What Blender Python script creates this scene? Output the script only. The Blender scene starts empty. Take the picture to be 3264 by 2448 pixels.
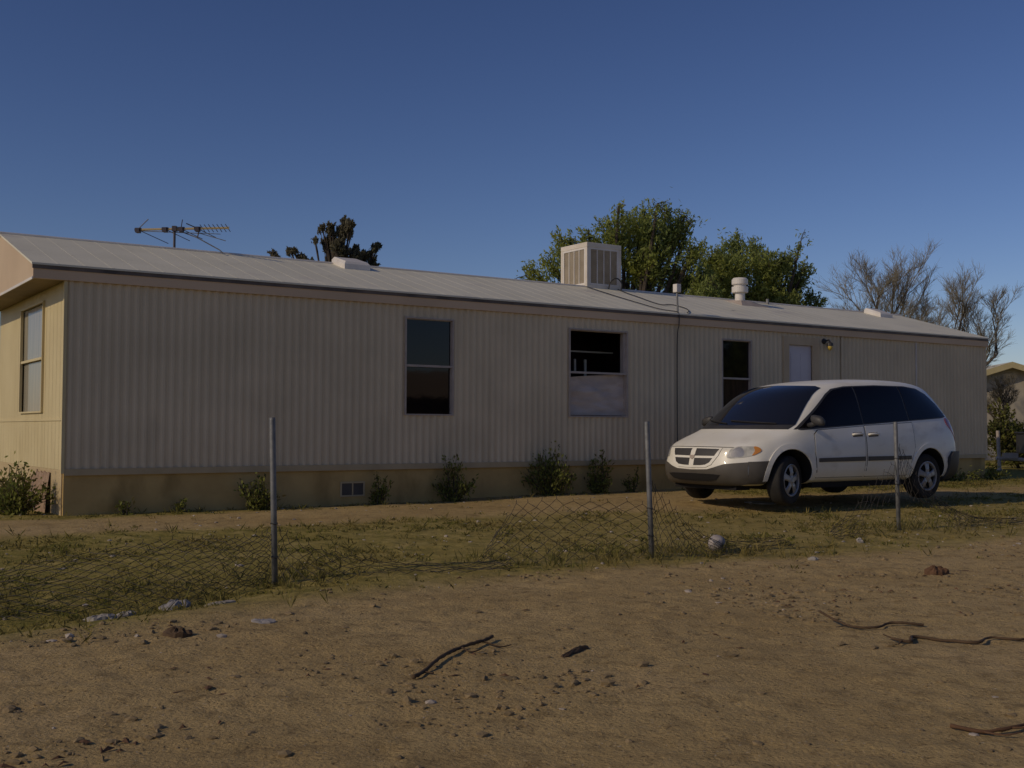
import bpy, bmesh, math, random
import numpy as np
from mathutils import Vector, Matrix
from mathutils.bvhtree import BVHTree
from mathutils.geometry import delaunay_2d_cdt
random.seed(7)
rng = np.random.default_rng(11)
R = math.radians
scene = bpy.context.scene
COL = scene.collection

# ------------------------------------------------------------------ helpers
class MB:
    """collects shapes for ONE mesh object"""
    def __init__(s): s.v = []; s.f = []; s.m = []
    def add(s, vs, fs, mi=0):
        n = len(s.v); s.v.extend([tuple(p) for p in vs]); s.f.extend([tuple(n+i for i in f) for f in fs]); s.m.extend([mi]*len(fs))
    def box(s, a, b, mi=0):
        (x0,y0,z0),(x1,y1,z1) = a, b
        s.add([(x0,y0,z0),(x1,y0,z0),(x1,y1,z0),(x0,y1,z0),(x0,y0,z1),(x1,y0,z1),(x1,y1,z1),(x0,y1,z1)],
              [(0,3,2,1),(4,5,6,7),(0,1,5,4),(1,2,6,5),(2,3,7,6),(3,0,4,7)], mi)
    def tube(s, pts, rad, n=6, cap=True, mi=0):
        pts = [Vector(p) for p in pts]
        if not isinstance(rad, (list, tuple)): rad = [rad]*len(pts)
        vs = []; fs = []; prev = None
        for i, p in enumerate(pts):
            t = (pts[min(i+1, len(pts)-1)] - pts[max(i-1, 0)])
            if t.length < 1e-9: t = Vector((0,0,1))
            t.normalize()
            if prev is None:
                a = t.orthogonal().normalized()
            else:
                a = (prev - t*prev.dot(t))
                a = a.normalized() if a.length > 1e-6 else t.orthogonal().normalized()
            prev = a; b = t.cross(a)
            for k in range(n):
                an = 2*math.pi*k/n
                vs.append(p + (a*math.cos(an) + b*math.sin(an))*rad[i])
        for i in range(len(pts)-1):
            for k in range(n):
                k2 = (k+1) % n
                fs.append((i*n+k, i*n+k2, (i+1)*n+k2, (i+1)*n+k))
        if cap:
            fs.append(tuple(range(n-1, -1, -1))); fs.append(tuple((len(pts)-1)*n+k for k in range(n)))
        s.add(vs, fs, mi)
    def lathe(s, prof, c=(0,0,0), n=24, axis='z', mi=0, caps=True):
        vs = []; fs = []
        for (r, h) in prof:
            for k in range(n):
                a = 2*math.pi*k/n
                if axis == 'z': vs.append((c[0]+r*math.cos(a), c[1]+r*math.sin(a), c[2]+h))
                else: vs.append((c[0]+r*math.cos(a), c[1]+h, c[2]+r*math.sin(a)))
        for i in range(len(prof)-1):
            for k in range(n):
                k2 = (k+1) % n
                fs.append((i*n+k, i*n+k2, (i+1)*n+k2, (i+1)*n+k))
        if caps:
            fs.append(tuple(range(n))); fs.append(tuple((len(prof)-1)*n+k for k in range(n-1, -1, -1)))
        s.add(vs, fs, mi)
    def build(s, name, mat, parent=None, smooth=False, fix=True):
        me = bpy.data.meshes.new(name)
        me.from_pydata(s.v, [], s.f); me.update()
        if fix and len(s.f) < 60000:
            bm = bmesh.new(); bm.from_mesh(me); bmesh.ops.recalc_face_normals(bm, faces=bm.faces); bm.to_mesh(me); bm.free()
        for m in (mat if isinstance(mat, (list, tuple)) else [mat]): me.materials.append(m)
        if any(s.m): me.polygons.foreach_set('material_index', s.m)
        if smooth: me.polygons.foreach_set('use_smooth', [True]*len(me.polygons))
        return link(name, me, parent)
def link(name, me, parent=None):
    o = bpy.data.objects.new(name, me); COL.objects.link(o)
    if parent is not None: o.parent = parent
    return o
def bevel(o, w=.01, seg=2):
    m = o.modifiers.new('bevel', 'BEVEL'); m.width = w; m.segments = seg; m.limit_method = 'ANGLE'; m.angle_limit = R(40)
    return o
def tag(o, label=None, cat=None, group=None, kind=None):
    if label: o['label'] = label
    if cat: o['category'] = cat
    if group: o['group'] = group
    if kind: o['kind'] = kind
    return o
def thing(name, label, cat, loc=(0,0,0), rz=0, group=None):
    o = bpy.data.objects.new(name, None); COL.objects.link(o); o.empty_display_size = .2
    o.location = loc; o.rotation_euler = (0,0,rz)
    return tag(o, label, cat, group)

# ------------------------------------------------------------------ materials
def mat(name, col, rough=.8, col2=None, scale=4.0, detail=4, lo=.35, hi=.65, bump=0, bscale=None, metal=0, spec=.5, coat=0, stretch=(1,1,1), extra=None, coord='Object'):
    m = bpy.data.materials.new(name); m.use_nodes = True
    nt = m.node_tree; N = nt.nodes; L = nt.links
    b = N['Principled BSDF']
    b.inputs['Base Color'].default_value = (*col, 1); b.inputs['Roughness'].default_value = rough
    b.inputs['Metallic'].default_value = metal; b.inputs['Specular IOR Level'].default_value = spec
    b.inputs['Coat Weight'].default_value = coat; b.inputs['Coat Roughness'].default_value = .05
    tc = N.new('ShaderNodeTexCoord'); mp = N.new('ShaderNodeMapping'); mp.inputs['Scale'].default_value = stretch
    L.new(tc.outputs[coord], mp.inputs[0])
    out = None
    if col2:
        nz = N.new('ShaderNodeTexNoise'); nz.inputs['Scale'].default_value = scale; nz.inputs['Detail'].default_value = detail
        rp = N.new('ShaderNodeValToRGB'); rp.color_ramp.elements[0].position = lo; rp.color_ramp.elements[1].position = hi
        rp.color_ramp.elements[0].color = (*col, 1); rp.color_ramp.elements[1].color = (*col2, 1)
        L.new(mp.outputs[0], nz.inputs[0]); L.new(nz.outputs[0], rp.inputs[0]); out = rp.outputs[0]
    if extra:   # (colour, scale, lo, hi, stretch): sparse stains over the top
        for (c3, sc, l3, h3, st) in extra:
            mp2 = N.new('ShaderNodeMapping'); mp2.inputs['Scale'].default_value = st; L.new(tc.outputs[coord], mp2.inputs[0])
            n2 = N.new('ShaderNodeTexNoise'); n2.inputs['Scale'].default_value = sc; n2.inputs['Detail'].default_value = 5
            mr = N.new('ShaderNodeMapRange'); mr.inputs[1].default_value = l3; mr.inputs[2].default_value = h3
            mx = N.new('ShaderNodeMix'); mx.data_type = 'RGBA'
            L.new(mp2.outputs[0], n2.inputs[0]); L.new(n2.outputs[0], mr.inputs[0]); L.new(mr.outputs[0], mx.inputs[0])
            if out: L.new(out, mx.inputs[6])
            else: mx.inputs[6].default_value = (*col, 1)
            mx.inputs[7].default_value = (*c3, 1); out = mx.outputs[2]
    if out: L.new(out, b.inputs['Base Color'])
    if bump:
        nb = N.new('ShaderNodeTexNoise'); nb.inputs['Scale'].default_value = bscale or scale*3; nb.inputs['Detail'].default_value = 6
        bp = N.new('ShaderNodeBump'); bp.inputs['Strength'].default_value = 1; bp.inputs['Distance'].default_value = bump
        L.new(mp.outputs[0], nb.inputs[0]); L.new(nb.outputs[0], bp.inputs['Height']); L.new(bp.outputs[0], b.inputs['Normal'])
    return m
M = {}
M['siding'] = mat('siding_paint', (.685,.57,.385), .6, (.60,.50,.335), 1.2, 5, bump=.0015, bscale=30, extra=[((.50,.42,.28), 2.2, .58, .85, (1.4,1,.25))])
M['siding_end'] = mat('end_siding_paint', (.63,.53,.295), .6, (.57,.47,.25), 1.5, 5, bump=.001, bscale=40, extra=[((.48,.38,.21), 3, .62, .85, (1,1,.3))])
M['gable'] = mat('gable_paint', (.58,.44,.285), .6, (.53,.395,.25), 2, 4, bump=.001, bscale=40)
M['fascia'] = mat('fascia_paint', (.68,.50,.325), .6, (.59,.43,.275), 2.5, 4, stretch=(.3,1,1), bump=.001, bscale=30)
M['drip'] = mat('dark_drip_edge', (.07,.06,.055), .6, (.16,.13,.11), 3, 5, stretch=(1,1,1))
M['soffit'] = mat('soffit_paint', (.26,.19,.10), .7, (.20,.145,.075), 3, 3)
M['trim'] = mat('pale_trim', (.50,.40,.235), .6, (.43,.34,.195), 3, 3)
M['skirt'] = mat('skirting_paint', (.55,.385,.15), .85, (.45,.31,.115), 2.5, 6, bump=.004, bscale=18, extra=[((.27,.185,.06), 2.5, .55, .8, (1,1,.5))])
M['skirt_end'] = mat('cream_skirting', (.52,.41,.23), .8, (.44,.34,.185), 2.5, 5, bump=.003, bscale=20)
M['rubble'] = mat('torn_earth', (.26,.17,.11), .95, (.36,.25,.17), 9, 6, bump=.03, bscale=14)
M['roof'] = mat('roof_coating', (.73,.69,.55), .6, (.655,.62,.49), 1.0, 6, bump=.002, bscale=20,
                extra=[((.50,.46,.41), 1.6, .60, .80, (.6,1.0,1)), ((.13,.11,.09), 3.2, .715, .735, (.55,2.2,2.2))])
M['white_metal'] = mat('white_painted_metal', (.72,.68,.62), .5, (.62,.575,.52), 3, 4)
M['cooler'] = mat('cooler_paint', (.69,.63,.53), .5, (.60,.53,.43), 3, 4)
M['cooler_pad'] = mat('cooler_louvre', (.40,.345,.265), .8, (.33,.28,.21), 5, 4)
M['pane'] = mat('dark_window_glass', (.006,.0055,.006), .04, spec=.42, bump=.0010, bscale=1.6)
M['pane_end'] = mat('end_glass_painted_reflection', (.30,.28,.22), .08, (.38,.34,.255), 7, 2, .4, .6, spec=.7, stretch=(3,3,.15), bump=.0006, bscale=2)  # pale streaked colour paints in a curtain and the sky reflected in these panes
M['pane_brown'] = mat('curtained_window_glass', (.050,.026,.022), .08, (.028,.016,.014), 5, 4, spec=.4, stretch=(4,1,.6))
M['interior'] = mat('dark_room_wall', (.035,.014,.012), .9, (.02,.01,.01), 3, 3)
M['sheet'] = mat('wrinkled_plastic_sheet', (.58,.49,.42), .6, (.45,.375,.32), 3, 5, bump=.018, bscale=4, stretch=(1,1,2.4))
M['slat'] = mat('pale_slat', (.55,.52,.42), .6)
M['frame'] = mat('aluminium_frame', (.46,.39,.33), .5, (.38,.32,.27), 5, 3)
M['door'] = mat('door_paint', (.63,.59,.62), .45, (.57,.53,.56), 2, 3)
M['jamb'] = mat('door_casing_wood', (.60,.47,.30), .7, (.52,.40,.25), 5, 4, stretch=(1,1,.3))
M['black_metal'] = mat('black_metal', (.03,.028,.03), .5)
M['bulb'] = mat('amber_glass_globe', (.55,.40,.08), .3)
M['cable'] = mat('black_cable', (.035,.032,.03), .6)
M['galv'] = mat('galvanised_steel', (.23,.23,.225), .55, (.13,.135,.14), 12, 5, metal=.35, extra=[((.20,.13,.08), 6, .62, .75, (1,1,.4))])
M['wire'] = mat('rusty_chain_wire', (.040,.034,.028), .8, (.028,.022,.017), 6, 3)
M['boom'] = mat('brass_coloured_boom', (.55,.43,.22), .4, metal=.3)
M['rod'] = mat('dark_antenna_rod', (.045,.035,.045), .5)
M['bark'] = mat('tree_bark', (.085,.065,.048), .9, (.05,.04,.03), 8, 4, bump=.01, bscale=20)
M['twig'] = mat('bare_twig_bark', (.20,.175,.125), .9, (.14,.125,.09), 6, 3)
def leaf(name, a, b, sc=.6):
    m = mat(name, a, .7, b, sc, 3, .38, .62, spec=.25)
    bs = m.node_tree.nodes['Principled BSDF']; nt = m.node_tree
    tr = nt.nodes.new('ShaderNodeBsdfTranslucent'); mx = nt.nodes.new('ShaderNodeMixShader'); mx.inputs[0].default_value = .45
    src = bs.inputs['Base Color'].links[0].from_socket
    nt.links.new(src, tr.inputs[0]); nt.links.new(bs.outputs[0], mx.inputs[1]); nt.links.new(tr.outputs[0], mx.inputs[2])
    nt.links.new(mx.outputs[0], nt.nodes['Material Output'].inputs[0]); return m
M['mesquite'] = leaf('mesquite_leaf', (.27,.33,.10), (.35,.38,.075))
M['mesquite2'] = leaf('mesquite_leaf_dark', (.25,.30,.11), (.31,.345,.09))
M['pine'] = leaf('pine_needle', (.15,.15,.095), (.20,.18,.12))
M['shrub'] = leaf('shrub_leaf', (.17,.20,.048), (.25,.255,.055), 2.5)
M['shrub_dry'] = leaf('dry_shrub_leaf', (.14,.115,.04), (.10,.105,.035), 1.5)
M['weed'] = leaf('weed_blade', (.20,.195,.038), (.33,.255,.08), 1.2)
M['paint'] = mat('white_car_paint', (.83,.805,.725), .38, spec=.4, coat=.15, col2=(.79,.755,.65), scale=2.5, bump=.0004, bscale=6, extra=[((.47,.41,.33), 2.1, .54, .92, (1,1,2.2))])
M['glass'] = mat('tinted_car_glass', (.005,.004,.005), .04, spec=.2)
M['windshield'] = mat('windscreen_glass', (.012,.013,.018), .03, spec=.9, coat=.4)
M['plastic'] = mat('grey_bumper_plastic', (.090,.080,.068), .6, (.070,.062,.053), 5, 4)
M['plastic_dark'] = mat('dark_trim_plastic', (.035,.034,.035), .55, (.05,.048,.048), 5, 3)
M['black'] = mat('black_rubber', (.012,.011,.011), .85, (.022,.02,.019), 10, 3)
M['void'] = mat('unlit_black', (.008,.007,.007), .95)
M['rim'] = mat('wheel_alloy', (.36,.355,.36), .4, (.26,.255,.26), 8, 3, metal=.45)
M['lens'] = mat('headlamp_lens', (.62,.60,.52), .12, (.40,.385,.33), 12, 3, spec=.7, coat=.6)
M['amber'] = mat('amber_lens', (.62,.25,.055), .2, spec=.6)
M['red'] = mat('red_lens', (.26,.022,.016), .25, (.34,.035,.022), 9, 2, spec=.6)
M['litter'] = mat('white_litter', (.38,.345,.30), .7, (.22,.195,.165), 9, 4)
M['litter_blue'] = mat('bluish_litter', (.22,.205,.20), .6, (.36,.33,.31), 8, 4)
M['stick'] = mat('dead_wood', (.10,.060,.030), .9, (.065,.038,.018), 14, 5, bump=.004, bscale=40)
M['deadleaf'] = mat('dead_leaf_brown', (.13,.065,.03), .85, (.09,.045,.02), 12, 4)
M['ball'] = mat('scuffed_ball_leather', (.40,.355,.33), .7, (.24,.21,.20), 9, 5, bump=.003, bscale=16)
M['ball_blue'] = mat('blue_ball_panel', (.12,.17,.30), .6, (.2,.24,.34), 9, 4)
M['clod'] = mat('dirt_clod', (.27,.195,.10), .95, (.18,.13,.065), 3, 3, bump=.006, bscale=30, coord='Object')
M['clod_pale'] = mat('pale_pebble', (.46,.40,.34), .9, (.30,.25,.2), 3, 3)
M['house_far'] = mat('neighbour_siding', (.42,.375,.30), .7, (.36,.32,.255), 2, 4)
M['trim_far'] = mat('neighbour_trim', (.52,.45,.25), .6, (.46,.39,.21), 2, 4)

# ------------------------------------------------------------------ noise + terrain
def vnoise(x, y, seed=0):
    x = np.asarray(x, float); y = np.asarray(y, float)
    xi = np.floor(x).astype(np.int64); yi = np.floor(y).astype(np.int64); fx = x-xi; fy = y-yi
    def h(a, b):
        n = (a*374761393 + b*668265263 + seed*982451653) & 0x7fffffff
        n = ((n ^ (n >> 13))*1274126177) & 0x7fffffff
        return ((n ^ (n >> 16)) & 0xffff)/65535.0
    u = fx*fx*(3-2*fx); v = fy*fy*(3-2*fy)
    return (h(xi,yi)*(1-u)+h(xi+1,yi)*u)*(1-v) + (h(xi,yi+1)*(1-u)+h(xi+1,yi+1)*u)*v
def fbm(x, y, sc, octs=4, seed=0):
    t = 0; a = 1; w = 0
    for o in range(octs):
        t = t + a*vnoise(np.asarray(x)*sc*2**o+o*17.3, np.asarray(y)*sc*2**o-o*9.1, seed+o); w += a; a *= .5
    return t/w - .5
def sst(a, b, x):
    t = np.clip((x-a)/(b-a), 0, 1); return t*t*(3-2*t)
FD = (.848, .529); FN = (-.529, .848); P1 = (-1.83, 8.79)
def st(x, y): return (x-P1[0])*FN[0]+(y-P1[1])*FN[1], (x-P1[0])*FD[0]+(y-P1[1])*FD[1]
def edge_s(t): return np.interp(t, [-9,-2,-.4,.9,3,4.5,7,12,40], [-2.6,-1.65,-1.05,-.7,-.9,-1.2,-1.15,-1.1,-1.1])
def weed_amount(x, y):
    s, t = st(x, y); n = fbm(x, y, .9, 3, 5)*1.3; n2 = fbm(x, y, 3.1, 2, 9)*.5
    se = edge_s(t)+n*.55+n2*.4
    top = np.interp(t, [-4,1.3,3,5,7,9,12], [3.5,3.5,3.8,3.7,2.9,2.6,3.4])+n*.5+n2*.4
    w = sst(-.30-.35*(1-sst(-1.2,2,t)),.30+.4*(1-sst(-1.2,2,t)), s-se)*(1-sst(-.3,.3, s-top))
    w = w*np.interp(t, [-4,0,3,8,14], [1,.9,.75,.6,.8])
    wall = sst(5.25,5.55, s+n*.5)*np.interp(t, [-4,1,3,9,12,20], [1,.8,.3,.12,.7,1])
    lawn = sst(4.3,4.8, s+n*.6)*sst(8.8,9.6, t)
    return np.clip(np.maximum(np.maximum(w, wall), lawn), 0, 1)
def H(x, y, fine=True):
    x = np.asarray(x, float); y = np.asarray(y, float)
    s, t = st(x, y); se = edge_s(t)
    z = .10*sst(.5,5.2,s) + .045*sst(4,7,t)*sst(3.8,5.0,s)
    left = 1-sst(-1.2,1.6,t)
    z = z - .10*left*np.exp(-((s-se-.85)/.6)**2) + .010*left*np.exp(-((s-se+.15)/.35)**2)
    z = z + .03*np.exp(-((s-.1)/.5)**2)*sst(-.5,1,t)
    near = np.exp(-((x-2)/45)**2-((y-9)/45)**2)
    z = z + near*(.05*fbm(x,y,.35,3,1) + .018*fbm(x,y,1.3,3,2))
    if fine:
        road = 1-sst(-.3,.3,s-se)
        tx = x*.93+y*.36; ty = -x*.36+y*.93      # tyre passes run with the road
        z = z + near*(.015*fbm(x,y,3.6,4,3) + .016*fbm(x,y,11,2,4)*(.6+.6*road) + road*.012*fbm(tx*.35,ty*2.2,1.,3,8))
        pocks = fbm(x,y,4.5,2,21); z = z - near*road*.03*np.clip(pocks-.2,0,1)*4*.4
        z = z + near*(1-road)*sst(4.6,3.6,s)*.03*np.abs(fbm(x,y,6,3,14))
    return z
def h1(x, y): return float(H(np.array([x]), np.array([y]))[0])

def grade(core0, core1, step, far, r=1.16):
    a = list(np.arange(core0, core1+1e-6, step)); d = step
    lo = [a[0]]; hi = [a[-1]]
    while hi[-1] < far: d *= r; hi.append(hi[-1]+d)
    d = step
    while lo[-1] > -far: d *= r; lo.append(lo[-1]-d)
    return np.array(lo[:0:-1]+a+hi[1:])
gx = grade(-6.5, 8.5, .036, 2500, 1.22)
gy = grade(3.2, 12.5, .036, 2500, 1.13)
gy = gy[gy > -2500]
X, Y = np.meshgrid(gx, gy); Z = H(X, Y)
nx, ny = len(gx), len(gy)
verts = np.stack([X.ravel(), Y.ravel(), Z.ravel()], 1)
idx = np.arange(nx*ny).reshape(ny, nx)
quads = np.stack([idx[:-1,:-1], idx[:-1,1:], idx[1:,1:], idx[1:,:-1]], -1).reshape(-1,4)
me = bpy.data.meshes.new('ground')
me.vertices.add(len(verts)); me.vertices.foreach_set('co', verts.ravel())
me.loops.add(quads.size); me.loops.foreach_set('vertex_index', quads.ravel().astype(np.int32))
me.polygons.add(len(quads)); me.polygons.foreach_set('loop_start', np.arange(0, quads.size, 4, dtype=np.int32))
me.polygons.foreach_set('loop_total', np.full(len(quads), 4, dtype=np.int32))
me.update(calc_edges=True)
me.polygons.foreach_set('use_smooth', [True]*len(quads))
wa = me.attributes.new('weeds', 'FLOAT', 'POINT'); wa.data.foreach_set('value', weed_amount(verts[:,0], verts[:,1]).astype(np.float32))
def ground_mat():
    m = bpy.data.materials.new('desert_soil'); m.use_nodes = True; nt = m.node_tree; N = nt.nodes; L = nt.links
    b = N['Principled BSDF']; b.inputs['Roughness'].default_value = .95; b.inputs['Specular IOR Level'].default_value = .15
    tc = N.new('ShaderNodeTexCoord')
    def noise(sc, det=5, rough=.6):
        n = N.new('ShaderNodeTexNoise'); n.inputs['Scale'].default_value = sc; n.inputs['Detail'].default_value = det; n.inputs['Roughness'].default_value = rough
        L.new(tc.outputs['Object'], n.inputs[0]); return n.outputs[0]
    def ramp(src, stops):
        r = N.new('ShaderNodeValToRGB'); cr = r.color_ramp
        while len(cr.elements) < len(stops): cr.elements.new(.5)
        for e, (p, c) in zip(cr.elements, stops): e.position = p; e.color = (*c, 1)
        L.new(src, r.inputs[0]); return r.outputs[0]
    def mix(f, a, c):
        x = N.new('ShaderNodeMix'); x.data_type = 'RGBA'
        L.new(f, x.inputs[0])
        for s_, v in ((6, a), (7, c)):
            if isinstance(v, tuple): x.inputs[s_].default_value = (*v, 1)
            else: L.new(v, x.inputs[s_])
        return x.outputs[2]
    def rng_(src, a, c):
        r = N.new('ShaderNodeMapRange'); r.inputs[1].default_value = a; r.inputs[2].default_value = c; L.new(src, r.inputs[0]); return r.outputs[0]
    sand = ramp(noise(.55, 6), [(.30,(.395,.275,.118)), (.52,(.465,.335,.152)), (.72,(.52,.375,.185))])
    sand = mix(rng_(noise(5.5, 7, .75), .50, .68), sand, (.25,.175,.078))
    sand = mix(rng_(noise(34, 4, .75), .56, .68), sand, (.15,.105,.048))
    sand = mix(rng_(noise(60, 2, .6), .66, .74), sand, (.47,.40,.31))
    sand = mix(rng_(noise(1.7, 7, .8), .56, .74), sand, (.24,.172,.078))
    soil = ramp(noise(2.2, 6, .7), [(.30,(.22,.175,.04)), (.5,(.32,.255,.065)), (.72,(.44,.34,.125))])
    soil = mix(rng_(noise(7, 6, .75), .46, .62), soil, (.155,.145,.026))
    at = N.new('ShaderNodeAttribute'); at.attribute_name = 'weeds'
    col = mix(at.outputs['Fac'], sand, soil)
    L.new(col, b.inputs['Base Color'])
    bp = N.new('ShaderNodeBump'); bp.inputs['Distance'].default_value = .018; bp.inputs['Strength'].default_value = 1
    L.new(noise(24, 8, .72), bp.inputs['Height'])
    b2 = N.new('ShaderNodeBump'); b2.inputs['Distance'].default_value = .003; vo = N.new('ShaderNodeTexVoronoi'); vo.inputs['Scale'].default_value = 55; vo.inputs['Randomness'].default_value = 1
    L.new(tc.outputs['Object'], vo.inputs[0]); L.new(vo.outputs['Distance'], b2.inputs['Height']); L.new(bp.outputs[0], b2.inputs['Normal']); L.new(b2.outputs[0], b.inputs['Normal'])
    return m
me.materials.append(ground_mat())
ground = link('ground', me); tag(ground, kind='structure')

# ------------------------------------------------------------------ loose stones and clods (uncountable)
def clod_field(name, n, mats, area, smin, smax, keep):
    mb = MB(); ico = bmesh.new(); bmesh.ops.create_icosphere(ico, subdivisions=1, radius=1)
    iv = np.array([v.co[:] for v in ico.verts]); ifc = [tuple(v.index for v in f.verts) for f in ico.faces]; ico.free()
    xs = rng.uniform(area[0], area[1], n*4); ys = rng.uniform(area[2], area[3], n*4)
    k = keep(xs, ys) > rng.random(n*4); xs = xs[k][:n]; ys = ys[k][:n]; zs = H(xs, ys)
    for x, y, z in zip(xs, ys, zs):
        s = smin*(smax/smin)**(rng.random()**2.2)
        sc = np.array([s*rng.uniform(.8,1.6), s*rng.uniform(.7,1.3), s*rng.uniform(.35,.8)])
        p = iv*(1+rng.uniform(-.28,.28,(len(iv),1)))*sc; a = rng.uniform(0,6.28); c, q = math.cos(a), math.sin(a)
        p = np.stack([p[:,0]*c-p[:,1]*q, p[:,0]*q+p[:,1]*c, p[:,2]], 1)+np.array([x,y,z+sc[2]*.25])
        mb.add(p.tolist(), ifc, int(rng.random() < .035))
    o = mb.build(name, mats, smooth=False, fix=False); tag(o, kind='stuff'); return o
def on_road(x, y):
    s, t = st(x, y); return (1-sst(-.2,.2,s-edge_s(t)))*(.06+.94*sst(.02,.16,fbm(x,y,1.1,3,31)))
clod_field('dirt_clods', 7000, [M['clod'], M['clod_pale']], (-4.5,8,3.2,13), .005, .028, on_road)
clod_field('gravel', 900, [M['clod_pale'], M['clod']], (-8,12,6,17), .006, .024, lambda x, y: (st(x,y)[0] > -1)*.8)

def leaf_crumbs():
    n = 26000; xs = rng.uniform(-4.5,8,n); ys = rng.uniform(3.1,12.5,n)
    k = (on_road(xs,ys)*(.04+.96*sst(.06,.2,fbm(xs,ys,.8,3,63)))*(.1+.9*sst(.0,.18,fbm(xs,ys,3.2,2,66)))) > rng.random(n); xs, ys = xs[k], ys[k]; zs = H(xs,ys); mb = MB()
    for x,y,z in zip(xs,ys,zs):
        L_ = rng.uniform(.008,.035)*(1+.6*(rng.random()<.1)); a = rng.uniform(0,6.28); w = L_*rng.uniform(.2,.6); h_ = rng.uniform(.002,.014)
        c, s_ = math.cos(a), math.sin(a)
        q = [(-L_,0,.003),(0,-w,h_),(L_,0,.003),(0,w,h_*.6),(0,0,h_*1.6)]
        mb.add([(x+p*c-r_*s_, y+p*s_+r_*c, z+t_) for p,r_,t_ in q], [(0,1,4),(1,2,4),(2,3,4),(3,0,4)], int(rng.random()<.3))
    o = mb.build('leaf_crumbs', [M['deadleaf'], M['clod']], fix=False); tag(o, kind='stuff')
leaf_crumbs()

# ------------------------------------------------------------------ mobile home
HC = (-5.362, 13.491, 0); TH = .5905
ZB, ZT, ZF, ZR, W2, LEN, OU = .614, 2.914, 3.094, 3.745, 2.158, 18.453, .376
WID = 2*W2
home = thing('mobile_home', 'long beige mobile home with ribbed siding and low white roof', 'mobile home', HC, TH)
OPEN = [(4.63,5.39,1.365,2.73), (7.54,8.685,1.365,2.72), (10.83,11.51,1.385,2.71), (12.49,13.115,.66,2.70)]
def roofz(v):
    return ZF+(ZR-ZF)*(1-abs(v-W2)/(W2+.05))
# front wall: ribs of real relief, cut round the openings
def ribbed(U0, U1, v_of, openings, pitch, depth, z0, z1, fade=None):
    us = []; u = U0; k = 0
    prof = [(0,0),(.22,0),(.36,.35),(.52,1),(.74,1),(.90,.35),(1.0,0)]
    while u < U1-1e-6:
        for (a, d) in prof[:-1]: us.append((u+a*pitch, d*depth))
        u += pitch
    us = [q for q in us if q[0] < U1]+[(U1,0)]
    ex = []
    for (a,b,_,_) in openings: ex += [a,b]
    for e in ex:
        lo = max(q for q in us if q[0] <= e); hi = min(q for q in us if q[0] > e)
        us.append((e, lo[1]+(hi[1]-lo[1])*(e-lo[0])/(hi[0]-lo[0])))
    us = sorted(set(us)); mb = MB()
    for (ua,da),(ub,db) in zip(us[:-1], us[1:]):
        if ub-ua < 1e-5: continue
        um = (ua+ub)/2; seg = [(z0,z1)]
        for (a,b,c,d) in openings:
            if a < um < b: seg = [(z0,c),(d,z1)]
        for (za,zb) in seg:
            if zb-za < 1e-4: continue
            mb.add([v_of(ua,da,za), v_of(ub,db,za), v_of(ub,db,zb), v_of(ua,da,zb)], [(0,1,2,3)])
    return mb
ribbed(0, LEN, lambda u,d,z: (u,-d,z), OPEN, .112, .019, ZB, ZT).build('front_wall', M['siding'], home, fix=False)
mb = MB(); mb.add([(LEN,0,ZB),(LEN,WID,ZB),(LEN,WID,ZT),(LEN,0,ZT)],[(0,1,2,3)]); mb.add([(0,WID,ZB),(LEN,WID,ZB),(LEN,WID,ZT),(0,WID,ZT)],[(0,1,2,3)])
mb.add([(0,0,ZB),(LEN,0,ZB),(LEN,WID,ZB),(0,WID,ZB)],[(0,1,2,3)])
mb.build('back_wall', M['siding'], home, fix=False)
# end wall (towards the sun), smooth boards with shallow grooves, window opening
EW = (1.15, 2.56, 1.365, 2.76)
mb = MB(); vs_ = [0]+[i*.203 for i in range(1,22) if i*.203 < WID]+[WID]
br = sorted(set(vs_+[EW[0],EW[1]]))
for va, vb in zip(br[:-1], br[1:]):
    seg = [(ZB+.03,1.235),(1.262,ZT)]
    if EW[0] < (va+vb)/2 < EW[1]: seg = [(ZB+.03,1.235),(1.262,EW[2]),(EW[3],ZT)]
    for za, zb in seg:
        g = .004
        mb.add([(0,va+g,za),(0,vb-g,za),(0,vb-g,zb),(0,va+g,zb)],[(0,1,2,3)])
mb.add([(.012,0,ZB),(.012,EW[0],ZB),(.012,EW[0],ZT),(.012,0,ZT)],[(0,1,2,3)])
mb.add([(.012,EW[1],ZB),(.012,WID,ZB),(.012,WID,ZT),(.012,EW[1],ZT)],[(0,1,2,3)])
mb.add([(.012,EW[0],ZB),(.012,EW[1],ZB),(.012,EW[1],EW[2]),(.012,EW[0],EW[2])],[(0,1,2,3)])
mb.build('end_wall', M['siding_end'], home, fix=False)
mb = MB(); mb.box((-.012,.02,1.236),(.004,WID,1.261)); mb.build('sill_band', M['siding_end'], home)
mb = MB(); mb.box((-.018,-.026,ZB-.01),(.02,.012,ZT-.002)); mb.build('corner_trim', M['siding_end'], home)
mb = MB(); mb.box((LEN-.02,-.026,ZB-.01),(LEN+.018,.012,ZT-.002)); mb.build('corner_trim', M['siding'], home)
mb = MB(); mb.box((.021,-.028,ZB-.035),(LEN-.021,-.0205,ZB+.045)); mb.build('base_trim', M['trim'], home)
# skirting
mb = MB(); mb.box((.02,.012,-.15),(LEN-.02,.05,ZB-.002)); mb.build('front_skirting', M['skirt'], home)
mb = MB(); mb.box((.004,.0521,-.15),(.045,WID-.01,ZB+.028)); mb.build('end_skirting', M['skirt_end'], home)
mb = MB(); mb.box((LEN-.045,.0521,-.15),(LEN-.004,WID-.01,ZB-.002)); mb.build('far_skirting', M['skirt'], home)
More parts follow.
